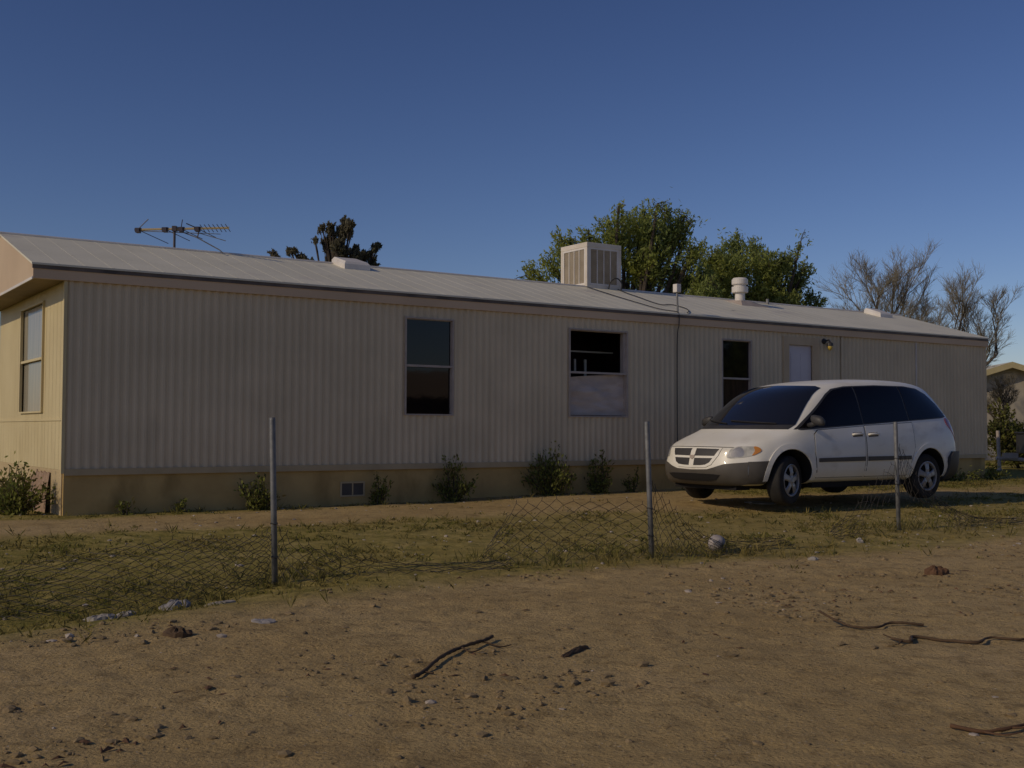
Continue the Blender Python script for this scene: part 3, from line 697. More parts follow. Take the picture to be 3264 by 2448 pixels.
# greenhouse side glass: one black band, three panes on it
band = [(1.10,1.008),(1.20,.998),(2.1,1.055),(2.9,1.105),(3.7,1.150),(4.30,1.185),(4.425,1.205),(4.415,1.255),(4.31,1.40),(4.13,1.545),(3.92,1.622),(3.6,1.650),(2.9,1.648),(2.25,1.618),(1.98,1.575),(1.83,1.50),(1.50,1.265),(1.18,1.052)]
for sd in (1,-1):
    bd = patch('window_band', band, **SIDE, material=M['plastic_dark'], parent=van, off=.003, thick=.01, step=.06, side=sd)
    f1 = [(1.18,1.022),(2.42,1.086),(2.40,1.610),(2.22,1.596),(1.99,1.555),(1.85,1.482),(1.53,1.25),(1.25,1.06)]
    f2_ = [(2.45,1.093),(3.44,1.148),(3.40,1.633),(2.9,1.632),(2.43,1.608)]
    f3_ = [(3.47,1.150),(4.29,1.200),(4.395,1.220),(4.29,1.39),(4.12,1.525),(3.91,1.602),(3.6,1.633),(3.43,1.633)]
    for f_, nm in ((f1,'front_window'),(f2_,'sliding_door_window'),(f3_,'rear_quarter_window')):
        patch(nm, f_, **SIDE, material=M['glass'], parent=van, off=.006, thick=.006, step=.06, side=sd)
    # doors: raised panels with a dark gap round them
    d1 = [(1.46,.36),(2.40,.36),(2.42,1.055),(1.50,.998),(1.42,.94),(1.40,.70)]
    d2 = [(2.45,.36),(3.36,.36),(3.42,.57),(3.50,.74),(3.50,1.112),(2.45,1.062)]
    for dd, nm in ((d1,'front_door'),(d2,'sliding_door')):
        cx_ = sum(p[0] for p in dd)/len(dd); cz_ = sum(p[1] for p in dd)/len(dd)
        gap = [(p[0]+.010*np.sign(p[0]-cx_), p[1]+.008*np.sign(p[1]-cz_)) for p in dd]
        dr = patch(nm, dd, **SIDE, material=M['paint'], parent=van, off=.0045, thick=.012, step=.08, side=sd)
        patch('door_gap', gap, **SIDE, material=M['void'], parent=dr, off=.0015, thick=.004, step=.08, side=sd)
        hx = 2.27 if nm == 'front_door' else 2.60
        hd = patch('handle_recess', [(hx-.10,.905),(hx+.10,.915),(hx+.11,.945),(hx+.09,.975),(hx-.09,.965),(hx-.11,.935)], **SIDE, material=M['plastic'], parent=dr, off=.0055, thick=.006, step=.03, side=sd)
        hm = MB(); yy = [bvh.ray_cast(Vector((hx+t,-3,.952)), Vector((0,1,0)))[0].y for t in (-.1,0,.1)]
        hm.tube([(hx-.10,yy[0]-.004,.938),(hx-.085,yy[0]-.028,.945),(hx,yy[1]-.034,.950),(hx+.085,yy[2]-.028,.953),(hx+.10,yy[2]-.004,.950)], .016, 8)
        if sd < 0: hm.v = [(x,-y,z) for (x,y,z) in hm.v]
        hm.build('handle', M['paint'], dr, smooth=True)
    # side moulding strip
    patch('side_moulding', [(1.46,.57),(2.39,.575),(2.39,.635),(1.46,.622)], **SIDE, material=M['plastic'], parent=van, off=.018, thick=.02, step=.08, side=sd)
    patch('side_moulding', [(2.46,.575),(3.40,.585),(3.40,.637),(2.46,.635)], **SIDE, material=M['plastic'], parent=van, off=.018, thick=.02, step=.08, side=sd)
    # wheel arch lips
    for (hx,hz) in HUBS:
        out = []; inn = []
        for k in range(25):
            a = R(-4+188*k/24); out.append((hx+.455*math.cos(a), hz+.03+.455*math.sin(a))); inn.append((hx+.388*math.cos(a), hz+.03+.388*math.sin(a)))
        patch('wheel_arch', out+inn[::-1], **SIDE, material=M['paint'], parent=van, off=.016, thick=.02, step=.05, side=sd)
    # fuel / belt crease is left to the body; sill
    # headlamp wrapping round the corner
    hl = [(-0.320,0.628),(-0.175,0.631),(-0.025,0.653),(0.070,0.690),(0.115,0.730),(0.070,0.773),(-0.045,0.780),(-0.195,0.776),(-0.275,0.743),(-0.315,0.683)]
    lamp_o = patch('headlight', hl, **CORNER, material=M['lens'], parent=van, off=.006, thick=.012, step=.03, smooth_out=3, side=sd)
    patch('turn_signal', [(0.000,0.662),(0.070,0.692),(0.111,0.730),(0.070,0.770),(0.015,0.776),(0.030,0.723)], **CORNER, material=M['amber'], parent=lamp_o, off=.009, thick=.006, step=.03, smooth_out=3, side=sd)
    patch('lamp_reflector', [(-0.265,0.646),(-0.125,0.650),(-0.105,0.718),(-0.145,0.763),(-0.205,0.760),(-0.255,0.718)], **CORNER, material=M['rim'], parent=lamp_o, off=.0075, thick=.005, step=.03, smooth_out=3, side=sd)
    # tail lamp on the rear corner
    patch('taillight', [(4.36,1.165),(4.43,1.185),(4.53,1.13),(4.62,.97),(4.635,.80),(4.585,.86),(4.48,.99),(4.38,1.08)], **SIDE, material=M['red'], parent=van, off=.008, thick=.014, step=.03, smooth_out=2, side=sd)
# windscreen and rear glass
ws = [(-.84,1.070),(-.62,1.064),(0,1.058),(.62,1.064),(.84,1.070),(.83,1.105),(.745,1.42),(.685,1.585),(.60,1.612),(0,1.632),(-.60,1.612),(-.685,1.585),(-.745,1.42),(-.83,1.105)]
wsh = patch('windshield', ws, **FRONT, material=M['windshield'], parent=van, off=.008, thick=.012, step=.03)
patch('cowl', [(-.83,1.008),(0,1.012),(.83,1.008),(.84,1.068),(0,1.060),(-.84,1.068)], **FRONT, material=M['plastic_dark'], parent=van, off=.006, thick=.012, step=.05)
m = MB()
for (a0,b0,a1,b1) in ((.68,1.075,-.02,1.115),(-.05,1.075,-.68,1.135)):
    pts = []
    for i in range(9):
        t = i/8; y = -(a0+(a1-a0)*t); z = b0+(b1-b0)*t
        h = bvh.ray_cast(Vector((-1,y,z)), Vector((1,0,0))); pts.append(h[0]+h[1]*.018*(1 if h[1].x < 0 else -1))
    m.tube(pts, .009, 5)
m.build('wiper', M['black'], wsh)
patch('rear_window', [(-.58,1.20),(.58,1.20),(.56,1.32),(.46,1.54),(-.46,1.54),(-.56,1.32)], **REAR, material=M['glass'], parent=van, off=.005, thick=.01, step=.06)
# grille: four dark openings in a white cross, small grey emblem in the middle
gr = patch('grille', [(-.47,.752),(-.44,.655),(-.36,.535),(-.27,.500),(0,.490),(.27,.500),(.36,.535),(.44,.655),(.47,.752),(0,.758)], **FRONT, material=M['paint'], parent=van, off=.012, thick=.02, step=.04)
for s_ in (1,-1):
    for ol in ([(.045,.742),(.435,.738),(.385,.650),(.045,.648)],[(.045,.618),(.365,.620),(.325,.562),(.26,.533),(.17,.524),(.045,.521)]):
        ol = [(a*s_,b) for a,b in ol]
        if s_ < 0: ol = ol[::-1]
        op = patch('grille_opening', ol, **FRONT, material=M['plastic_dark'], parent=gr, off=.0145, thick=.006, step=.04)
patch('emblem', [(-.042,.665),(-.048,.64),(-.03,.61),(0,.597),(.03,.61),(.048,.64),(.042,.665),(.02,.652),(0,.658),(-.02,.652)], **FRONT, material=M['frame'], parent=gr, off=.020, thick=.008, step=.02)
# hood line
patch('hood_gap', [(-.66,.762),(-.4,.766),(0,.768),(.4,.766),(.66,.762),(.66,.768),(.4,.773),(0,.775),(-.4,.773),(-.66,.768)], **FRONT, material=M['void'], parent=van, off=.002, thick=.004, step=.05)
# bumpers: front wraps to the wheel arch
bl = [(-.80,.575),(-.55,.545),(-.42,.505),(-.30,.475),(0,.465),(.30,.475),(.42,.505),(.55,.545),(.80,.575),(.79,.30),(.66,.275),(0,.270),(-.66,.275),(-.79,.30)]
fb = patch('front_bumper', bl, **FRONT, material=M['plastic'], parent=van, off=.014, thick=.03, step=.05)
for sd in (1,-1):
    patch('bumper_side', [(.33,.292),(.575,.295),(.575,.42),(.60,.53),(.62,.595),(.33,.580)], **SIDE, material=M['plastic'], parent=fb, off=.013, thick=.03, step=.04, side=sd)
patch('air_intake', [(-.50,.405),(-.40,.415),(0,.420),(.40,.415),(.50,.405),(.42,.345),(.30,.328),(0,.322),(-.30,.328),(-.42,.345)], **FRONT, material=M['void'], parent=fb, off=.017, thick=.006, step=.04)
rb = patch('rear_bumper', [(-.86,.68),(.86,.68),(.87,.33),(-.87,.33)], **REAR, material=M['plastic_dark'], parent=van, off=.05, thick=.06, step=.05)
for sd in (1,-1):
    patch('bumper_side', [(4.27,.30),(4.66,.34),(4.68,.60),(4.62,.69),(4.40,.69),(4.30,.60)], **SIDE, material=M['plastic_dark'], parent=rb, off=.05, thick=.06, step=.04, side=sd)
# roof drip seam lines
# mirrors
for sd in (1,-1):
    mm = MB(); base = Vector((1.66,-.90,1.135))
    vs = []; 
    bmx = bmesh.new(); bmesh.ops.create_uvsphere(bmx, u_segments=18, v_segments=12, radius=1)
    mv = []
    for v in bmx.verts:
        x, y, z = v.co; x = math.copysign(abs(x)**.7, x)*.055 if x > 0 else x*.085
        mv.append((1.36+x*.7, -1.065+math.copysign(abs(y)**.75,y)*.115, 1.130+math.copysign(abs(z)**.75,z)*.066+.03*y))
    mm.add(mv, [tuple(v.index for v in f.verts) for f in bmx.faces]); bmx.free()
    mm.tube([(1.36,-.88,1.055),(1.36,-.98,1.08),(1.36,-1.05,1.11)], [.035,.035,.04], 8)
    if sd < 0: mm.v = [(x,-y,z) for (x,y,z) in mm.v]
    mm.build('mirror', M['plastic_dark'], van, smooth=True)
# wheels
def wheel(hx, hz, sd):
    sg = -1 if sd > 0 else 1          # outward direction in y
    yo = .925*sg
    sa = R(15) if hx < 2 else 0; cs, ss = math.cos(sa), math.sin(sa)
    def P(v):
        out = []
        for (x,y,z) in v:
            X_, Y_ = x, (y+.10)*sg        # turned about the middle of the tyre
            out.append((hx+X_*cs-Y_*ss, yo-.10*sg+X_*ss+Y_*cs, hz+z))
        return out
    hub = MB(); hub.lathe([(.0,-.03),(.20,-.03),(.20,-.16),(.0,-.16)], n=28, axis='y', caps=False); hub.v = P(hub.v)
    w = hub.build('wheel', M['void'], van)
    t = MB(); t.lathe([(.205,-.005),(.215,.0),(.25,.006),(.295,.0),(.318,-.012),(.328,-.035),(.331,-.10),(.328,-.175),(.312,-.205),(.25,-.21),(.205,-.20)], n=48, axis='y', caps=False); t.v = P(t.v)
    t.build('tyre', M['black'], w, smooth=True)
    r = MB(); r.lathe([(.213,-.002),(.218,.006),(.205,.010),(.192,.004),(.188,-.012),(.186,-.05),(.19,-.12)], n=40, axis='y', caps=False)
    n = 14
    for k in range(5):
        a = 2*math.pi*k/5+.3
        prof = [(.05,.042,.012),(.10,.040,.016),(.15,.046,.008),(.192,.062,-.002)]
        vs = []
        for (rr, hw, yy) in prof:
            for (wd, dy) in ((-hw,-.012),(-hw*.62,0),(hw*.62,0),(hw,-.012)):
                vs.append((rr*math.cos(a)-wd*math.sin(a), yy+dy, rr*math.sin(a)+wd*math.cos(a)))
        fs = [(i*4+j,i*4+j+1,(i+1)*4+j+1,(i+1)*4+j) for i in range(3) for j in range(3)]
        r.add(vs, fs)
    r.lathe([(.0,.026),(.03,.026),(.036,.020),(.062,.014),(.070,-.005)], n=20, axis='y', caps=False)
    for k in range(5):
        a = 2*math.pi*k/5+.93; r.lathe([(.0,.020),(.009,.020),(.010,.008)], (.05*math.cos(a),0,.05*math.sin(a)), 8, 'y', caps=False)
    r.v = P(r.v); r.build('rim', M['rim'], w, smooth=False)
for (hx,hz) in HUBS:
    for sd in (1,-1): wheel(hx, hz, sd)
m = MB(); m.box((.9,-.58,.20),(4.3,.58,.275)); m.box((1.46,-.86,.215),(3.40,.86,.285)); m.box((.30,-.60,.20),(.55,.60,.27)); m.box((4.3,-.75,.24),(4.62,.75,.30)); m.tube([(3.0,.25,.23),(4.6,.35,.25)],.05,8); m.box((1.1,-.5,.18),(1.7,.4,.23)); m.build('underbody', M['void'], van)

# ------------------------------------------------------------------ fence posts and chain link
posts = [((-1.83,8.79),(-1.866,8.795,1.235),'leftmost of the bare fence posts, before the ribbed wall'),
         ((1.25,10.12),(1.210,10.13,1.222),'steel fence post between the open window and the minivan nose'),
         ((4.31,12.62),(4.285,12.62,1.245),'rightmost steel fence post, in front of the minivan side')]
for (b, tp, lab) in posts:
    zb = h1(*b); e = thing('fence_post', 'bare galvanised '+lab, 'fence post', (b[0],b[1],zb), 0, 'chain link fence posts along the yard')
    d = Vector((tp[0]-b[0], tp[1]-b[1], tp[2]-zb))
    m = MB(); m.tube([-d*.12, d*.5, d*.985, d], [.0235,.0235,.0235,.021], 14); m.build('pole', M['galv'], e, smooth=True)
    for f_ in ((.36,.16) if b[0] < 3 else (.66,.42)):
        m = MB()
        c = d*f_; m.tube([c+Vector((.027*math.cos(a),.027*math.sin(a),.006*math.sin(2*a))) for a in np.linspace(0,6.28,13)], .004, 5)
        m.tube([c+Vector((.02,-.02,0)),c+Vector((.05,-.03,-.02)),c+Vector((.045,-.02,-.05))], .003, 4)
        m.build('tie_wire', M['wire'], e)
def mesh_span(name, label, top, bot, pitch=.072, r=.0025, seed=0, keep=None):
    """chain link between two 3-D edges given as lists of points (same parameter)"""
    rg = random.Random(seed)
    T = [Vector(p) for p in spl(top, 10)]; B = [Vector(p) for p in spl(bot, 10)]
    n = min(len(T), len(B))
    def smp(P, t):
        t = max(0,min(1,t))*(len(P)-1); i = min(int(t), len(P)-2); return P[i].lerp(P[i+1], t-i)
    length = sum((T[i+1]-T[i]).length for i in range(len(T)-1)); hgt = 1.0
    nu = int(length/pitch); nv = int(sum((smp(T,k/6)-smp(B,k/6)).length for k in range(7))/7/pitch*1.15)+3
    jit = {}
    def node(i, j):
        if (i,j) not in jit:
            s = i/nu; t = j/nv
            p = smp(B,s).lerp(smp(T,s), t)
            q = p + Vector((rg.uniform(-1,1),rg.uniform(-1,1),rg.uniform(-1,1)))*.012
            g = h1(q.x,q.y); 
            q.z = max(q.z, g+.006)
            jit[(i,j)] = q
        return jit[(i,j)]
    mb = MB()
    for j in range(0, nv):
        for i in range(0, nu):
            if (i+j) % 2 == 0: a, b = (i,j),(i+1,j+1)
            else: a, b = (i+1,j),(i,j+1)
            if keep and not keep(i/nu, j/nv): continue
            pa, pb = node(*a), node(*b)
            if (pa-pb).length > .3: continue
            mid = (pa+pb)/2+Vector((rg.uniform(-1,1),rg.uniform(-1,1),rg.uniform(-1,1)))*.003
            mb.tube([pa,mid,pb], r, 3, cap=False)
    for i in range(0, nu, 2):     # twisted barbs along the top edge
        p = node(i+((nv+i) % 2), nv) if i+1 <= nu else node(i,nv)
        mb.tube([p, p+Vector((rg.uniform(-.01,.01),rg.uniform(-.01,.01),.03))], r*1.2, 3, cap=False)
    o = mb.build(name, M['wire'], None, fix=False)
    tag(o, label, 'fence mesh', 'collapsed lengths of chain link'); return o
def G(x, y, z): return (x, y, h1(x,y)+z)
mesh_span('chain_link_mesh', 'sagging chain link left of the leftmost post, half flattened in the weeds',
    [G(-5.6,8.2,.05),G(-4.4,8.0,.06),G(-3.6,8.35,.14),G(-3.0,8.62,.26),G(-2.5,8.76,.33),G(-2.1,8.80,.37),G(-1.85,8.79,.40)],
    [G(-5.4,6.5,.02),G(-4.2,6.7,.02),G(-3.4,7.05,.02),G(-2.8,7.5,.02),G(-2.4,7.9,.02),G(-2.1,8.3,.02),G(-1.86,8.72,.02)], seed=3)
mesh_span('chain_link_mesh', 'low slumped chain link sloping down to the right of the leftmost post',
    [G(-1.81,8.80,.40),G(-1.62,8.9,.30),G(-1.35,9.05,.17),G(-.95,9.25,.07),G(-.4,9.4,.05),G(.0,9.55,.05)],
    [G(-1.80,8.75,.02),G(-1.55,8.65,.02),G(-1.2,8.75,.02),G(-.8,8.95,.02),G(-.4,9.1,.02),G(.0,9.2,.02)], seed=5)
mesh_span('chain_link_mesh', 'upright torn chain link leaning against the post left of the minivan',
    [G(-.16,9.75,.20),G(.02,9.80,.46),G(.25,9.88,.51),G(.55,9.95,.50),G(.9,10.03,.50),G(1.23,10.12,.48)],
    [G(-.30,9.45,.02),G(-.05,9.5,.02),G(.25,9.6,.02),G(.55,9.75,.02),G(.9,9.9,.02),G(1.24,10.08,.02)], seed=8)
mesh_span('chain_link_mesh', 'chain link drooping from the middle post down to the ball',
    [G(1.26,10.13,.66),G(1.42,10.25,.48),G(1.6,10.40,.30),G(1.8,10.6,.16),G(2.1,10.9,.07),G(2.7,11.4,.06)],
    [G(1.27,10.08,.02),G(1.4,10.05,.02),G(1.65,10.1,.02),G(1.95,10.25,.02),G(2.3,10.6,.02),G(2.8,11.1,.02)], seed=12)
mesh_span('chain_link_mesh', 'torn chain link hanging from the rightmost post down to its left',
    [G(3.35,11.95,.06),G(3.7,12.2,.30),G(4.0,12.42,.55),G(4.29,12.62,.80)],
    [G(3.3,11.6,.02),G(3.7,11.9,.02),G(4.0,12.2,.02),G(4.3,12.55,.02)], seed=15, keep=lambda s,t: t > .45 or s < .3)
mesh_span('chain_link_mesh', 'chain link trailing to the ground on the right of the rightmost post',
    [G(4.32,12.63,.95),G(4.48,12.76,.75),G(4.75,12.95,.46),G(5.1,13.2,.22),G(5.6,13.5,.07),G(6.6,14.1,.05)],
    [G(4.33,12.58,.02),G(4.55,12.5,.02),G(4.9,12.6,.02),G(5.3,12.85,.02),G(5.8,13.2,.02),G(6.8,13.8,.02)], seed=18, keep=lambda s,t: t > .35 or s > .4)

# ------------------------------------------------------------------ ball, sticks, litter
bx, by = 1.93, 10.66; r = .082
m = MB(); bmx = bmesh.new(); bmesh.ops.create_uvsphere(bmx, u_segments=40, v_segments=24, radius=r)
vs = []
for v in bmx.verts:
    d = v.co.normalized(); g = 1.0
    for ax in range(3):
        a = d[ax]; 
        for off in (-.34, .34):
            g -= .03*math.exp(-((a-off)/.035)**2)*(abs(d[(ax+1)%3]) > abs(a))
    vs.append(v.co*g)
fs = [tuple(v.index for v in f.verts) for f in bmx.faces]
m.add(vs, fs); m.m = [1 if (sum((vs[i] for i in f), Vector())/len(f)).dot(Vector((.35,-.2,.9))) > .085 else 0 for f in fs]; bmx.free()
ball = m.build('ball', [M['ball'], M['ball_blue']], None, smooth=True); ball.location = (bx,by,h1(bx,by)+r*.93); ball.rotation_euler = (.4,.3,.2)
tag(ball, 'scuffed whitish ball with a blue patch lying in the weeds', 'ball')
def stick(name, pts, rad, label, cat, group=None, twigs=(), material='stick'):
    rad = (rad[0]*.72, rad[1]*.72); m = MB(); P = spl([G(x,y,z) for (x,y,z) in pts], 6); n = len(P); rg = random.Random(len(label))
    m.tube([p+Vector((rg.uniform(-1,1),rg.uniform(-1,1),rg.uniform(0,1)))*rad[0]*.35 for p in P], [rad[0]+(rad[1]-rad[0])*i/(n-1)+rg.uniform(-.12,.25)*rad[0] for i in range(n)], 7)
    for tw in twigs: m.tube(spl([G(*p) for p in tw], 4), [rad[0]*.6*(1-.06*i) for i in range(4*(len(tw)-1)+1)], 5)
    o = m.build(name, M[material], None, smooth=True); tag(o, label, cat, group); return o
stick('stick', [(1.86,6.86,.06),(1.91,6.76,.03),(1.99,6.62,.012),(2.12,6.60,.012),(2.24,6.73,.018),(2.34,6.70,.015),(2.43,6.70,.01)], (.009,.011), 'thin curved dead stick on the dirt, forked at its left end', 'stick', 'dead sticks on the dirt road', [[(1.98,6.66,.015),(1.92,6.62,.012),(1.87,6.55,.02)]])
stick('stick', [(2.08,6.22,.02),(2.16,6.16,.012),(2.24,6.34,.012),(2.38,6.27,.012),(2.52,6.16,.012),(2.66,6.32,.014),(2.80,6.27,.012),(2.95,6.35,.012),(3.2,6.33,.012)], (.012,.009), 'long wavy dead stick running out of the right edge', 'stick', 'dead sticks on the dirt road', [[(2.10,6.20,.02),(2.06,6.30,.03)],[(2.12,6.17,.02),(2.07,6.09,.015)]])
stick('branch', [(-.45,5.22,.012),(-.41,5.32,.015),(-.35,5.55,.02),(-.29,5.75,.02),(-.22,5.88,.022),(-.15,5.98,.02),(-.10,6.12,.02)], (.013,.012), 'dark broken branch with frayed ends lying on the dirt road', 'branch', None, [[(-.41,5.32,.015),(-.36,5.30,.01)],[(-.25,5.80,.02),(-.20,5.75,.01),(-.15,5.80,.012)],[(-.15,5.98,.02),(-.06,5.93,.012),(0,5.98,.01)]])
def slab(name, pts, material, label, cat, group=None, th=.012, seed=1, lift=.01, crumple=.012):
    rg = random.Random(seed); m = MB(); n = len(pts); cxx = sum(p[0] for p in pts)/n; cyy = sum(p[1] for p in pts)/n
    pts = [(cxx+(x-cxx)*.72, cyy+(y-cyy)*.72) for x,y in pts]; th *= .5; crumple *= .6; lift *= .7; ringp = catmull(pts, 4); ringp = [(x+rg.uniform(-1,1)*.006, y+rg.uniform(-1,1)*.006) for x,y in ringp]; k = len(ringp); vs = []; fs = []
    levels = (1.0,.7,.35)
    for li, l in enumerate(levels):
        for (x,y) in ringp:
            xx = cxx+(x-cxx)*l; yy = cyy+(y-cyy)*l; vs.append((xx,yy,h1(xx,yy)+lift*(.4 if li==0 else 1)+th*(1-l)+rg.uniform(0,1)*crumple))
    vs.append((cxx,cyy,h1(cxx,cyy)+lift+th*.8+crumple*.5)); c = len(vs)-1
    for li in range(2):
        for i in range(k): fs.append((li*k+i, li*k+(i+1)%k, (li+1)*k+(i+1)%k, (li+1)*k+i))
    for i in range(k): fs.append((2*k+i, 2*k+(i+1)%k, c))
    b0 = len(vs)
    for (x,y) in ringp: vs.append((x,y,h1(x,y)-.004))
    for i in range(k): fs.append((b0+i, b0+(i+1)%k, (i+1)%k, i))
    m.add(vs, fs); o = m.build(name, M[material], None); tag(o, label, cat, group); return o
LG = 'scraps of litter in the weeds'
slab('litter', [(-2.76,7.22),(-2.66,7.14),(-2.55,7.17),(-2.48,7.30),(-2.60,7.26),(-2.70,7.30)], 'litter', 'ragged white litter scrap at the left edge of the weeds', 'litter', LG, .02, 2, .02, .03)
slab('litter', [(-2.60,7.42),(-2.54,7.38),(-2.47,7.41),(-2.45,7.50),(-2.54,7.47)], 'litter', 'small white litter scrap between the two larger ones', 'litter', LG, .02, 3, .02, .025)
slab('litter', [(-2.44,7.72),(-2.34,7.66),(-2.20,7.70),(-2.16,7.80),(-2.27,7.95),(-2.38,7.86)], 'litter_blue', 'crumpled bluish plastic wrapper nearest the leftmost post', 'litter', LG, .06, 4, .03, .05)
slab('litter', [(-2.12,7.66),(-1.96,7.64),(-1.82,7.72),(-1.95,7.74)], 'litter', 'thin pale paper strip in front of the leftmost post', 'litter', LG, .012, 5, .015, .012)
slab('litter', [(-1.56,6.68),(-1.46,6.65),(-1.36,6.70),(-1.42,6.76),(-1.52,6.74)], 'litter_blue', 'flat grey scrap on the dirt below the leftmost post', 'litter', LG, .012, 6, .012, .015)
slab('paper', [(3.30,16.5),(3.55,16.3),(3.85,16.32),(3.95,16.55),(3.7,16.62),(3.45,16.7)], 'litter', 'torn white paper on the ground by the minivan front wheel', 'paper', LG, .015, 7, .012, .02)
slab('paper', [(2.60,10.02),(2.68,9.98),(2.74,10.04),(2.66,10.1)], 'litter', 'small white paper scrap right of the ball', 'paper', LG, .02, 8, .02, .02)
slab('paper', [(3.52,11.52),(3.60,11.55),(3.60,11.72),(3.54,11.68)], 'litter', 'tiny white scrap near the foot of the rightmost post', 'paper', LG, .03, 9, .02, .03)
slab('dead_leaf_clump', [(3.28,9.12),(3.38,9.04),(3.50,9.08),(3.56,9.14),(3.46,9.22),(3.34,9.2)], 'deadleaf', 'crumpled rust brown leaf clump on the open dirt', 'leaf clump', None, .06, 10, .03, .05)
slab('bark_piece', [(.22,5.70),(.27,5.69),(.36,5.86),(.44,5.98),(.40,6.00),(.32,5.92)], 'stick', 'flat dark piece of bark right of the broken branch', 'bark', None, .018, 11, .012, .012)
slab('dark_clod', [(-1.96,6.30),(-1.88,6.18),(-1.76,6.16),(-1.72,6.26),(-1.84,6.34)], 'stick', 'dark clump of dead leaves at the road edge below the litter', 'leaf clump', None, .03, 12, .012, .05)
stick('twig', [(1.70,4.42,.012),(1.80,4.36,.014),(1.92,4.38,.02),(2.02,4.44,.014),(2.14,4.46,.012),(2.26,4.52,.01)], (.011,.006), 'short dark twig with a dead leaf at the lower right corner', 'twig', None, [[(1.80,4.36,.014),(1.86,4.30,.012),(1.93,4.31,.02)],[(1.92,4.38,.02),(1.99,4.36,.03)]], 'deadleaf')

# ------------------------------------------------------------------ vegetation
def blade_mesh(name, tips, mats, kind=None):
    mb = MB(); return mb
def leaves_np(name, C, Dn, L_, Wd, mats, parent=None, mi=None):
    """many small leaf quads: centre, direction, length, width (numpy arrays)"""
    n = len(C); Dn = Dn/np.linalg.norm(Dn,axis=1,keepdims=True)
    rv = rng.normal(size=(n,3)); sd = np.cross(Dn, rv); sd /= np.linalg.norm(sd,axis=1,keepdims=True)+1e-9
    a = C-Dn*L_[:,None]*.5; b = C+Dn*L_[:,None]*.5; m_ = C+sd*Wd[:,None]*.5; q = C-sd*Wd[:,None]*.5
    v = np.stack([a,m_,b,q],1).reshape(-1,3)
    me = bpy.data.meshes.new(name); me.vertices.add(4*n); me.vertices.foreach_set('co', v.ravel())
    me.loops.add(4*n); me.loops.foreach_set('vertex_index', np.arange(4*n,dtype=np.int32))
    me.polygons.add(n); me.polygons.foreach_set('loop_start', np.arange(0,4*n,4,dtype=np.int32)); me.polygons.foreach_set('loop_total', np.full(n,4,dtype=np.int32))
    for mm in mats: me.materials.append(mm)
    if mi is not None: me.polygons.foreach_set('material_index', mi.astype(np.int32))
    me.update(calc_edges=True); return link(name, me, parent)
def lobe_tree(name, label, cat, base, lobes, nspray, nleaf, leaf_l, leaf_w, mats, bark, trunk_r, group=None, spray_len=.5, up=.25, trunk_top=None):
    """lobes: (x,y,z,rx,rz). sprays end inside the lobes and hang on curved limbs that start at the trunk"""
    base = Vector(base); t = thing(name, label, cat, base, 0, group)
    lob = [(Vector((x,y,z))-base, rx, rz) for (x,y,z,rx,rz) in lobes]
    tb = MB(); zc = min(l[0].z for l in lob)
    top = Vector((0,0,trunk_top or zc*.6))
    tb.tube([Vector((0,0,-.1)),top*.5+Vector((.08,.03,0)),top], [trunk_r,trunk_r*.85,trunk_r*.7], 9)
    vol = [l[1]**2*l[2] for l in lob]; tot = sum(vol); Cs=[]; Ds=[]
    limbs = []
    for l in lob:
        mid = top.lerp(l[0], .5)+Vector((random.uniform(-.2,.2),random.uniform(-.2,.2),-.15*l[1]))
        pts = spl([top,mid,l[0]],5); tb.tube(pts, [trunk_r*.5*(1-.75*i/(len(pts)-1)) for i in range(len(pts))], 6); limbs.append(pts)
    for l, vo, pts in zip(lob, vol, limbs):
        c, rx, rz = l; k = max(6, int(nspray*vo/tot))
        for i in range(k):
            d = Vector((random.gauss(0,1),random.gauss(0,1),random.gauss(0,1))).normalized()
            rr = random.random()**.42
            e = c+Vector((d.x*rx,d.y*rx,d.z*rz))*rr*random.uniform(.85,1.12)
            s = pts[random.randint(len(pts)//2, len(pts)-1)]
            dirn = ((e-c)*.6+(e-s)*.4+Vector((0,0,up*rx))); dirn = dirn.normalized() if dirn.length > 1e-4 else Vector((0,0,1))
            st_ = e-dirn*spray_len
            if i % 2 == 0: tb.tube([s, s.lerp(st_,.6)+Vector((0,0,.05)), st_, e], [.018,.013,.009,.004], 3, cap=False)
            for q_ in range(nleaf):
                f = random.random(); p = st_.lerp(e, f)
                sp = spray_len*(.19 if spray_len > .5 else .22)*(1.15-f)
                Cs.append((p.x+random.gauss(0,sp),p.y+random.gauss(0,sp),p.z+random.gauss(0,sp)))
                Ds.append((dirn.x+random.gauss(0,.7),dirn.y+random.gauss(0,.7),dirn.z+random.gauss(0,.7)))
    tb.build('trunk', bark, t, fix=False)
    C = np.array(Cs); n = len(C); sc = rng.uniform(.6,1.35,n)
    leaves_np('crown', C, np.array(Ds), leaf_l*sc, leaf_w*sc, mats, t, (rng.random(n) < .35)*(len(mats)-1))
    return t
F_, CX_, HY_ = 2438.6, 1106, 927
def px(x, y, d): return ((x-CX_)/F_*d, d, 1.15+(HY_-y)/F_*d)   # used once to read sizes off the photograph
def lobes_px(L_, d, depth=1.0):
    out = []
    for (x,y,r) in L_:
        X_,Y_,Z_ = px(x,y,d); rr = r/F_*d
        out.append((X_, Y_+random.uniform(-1,1)*depth, Z_, rr, rr*.85))
    return out
d = 34
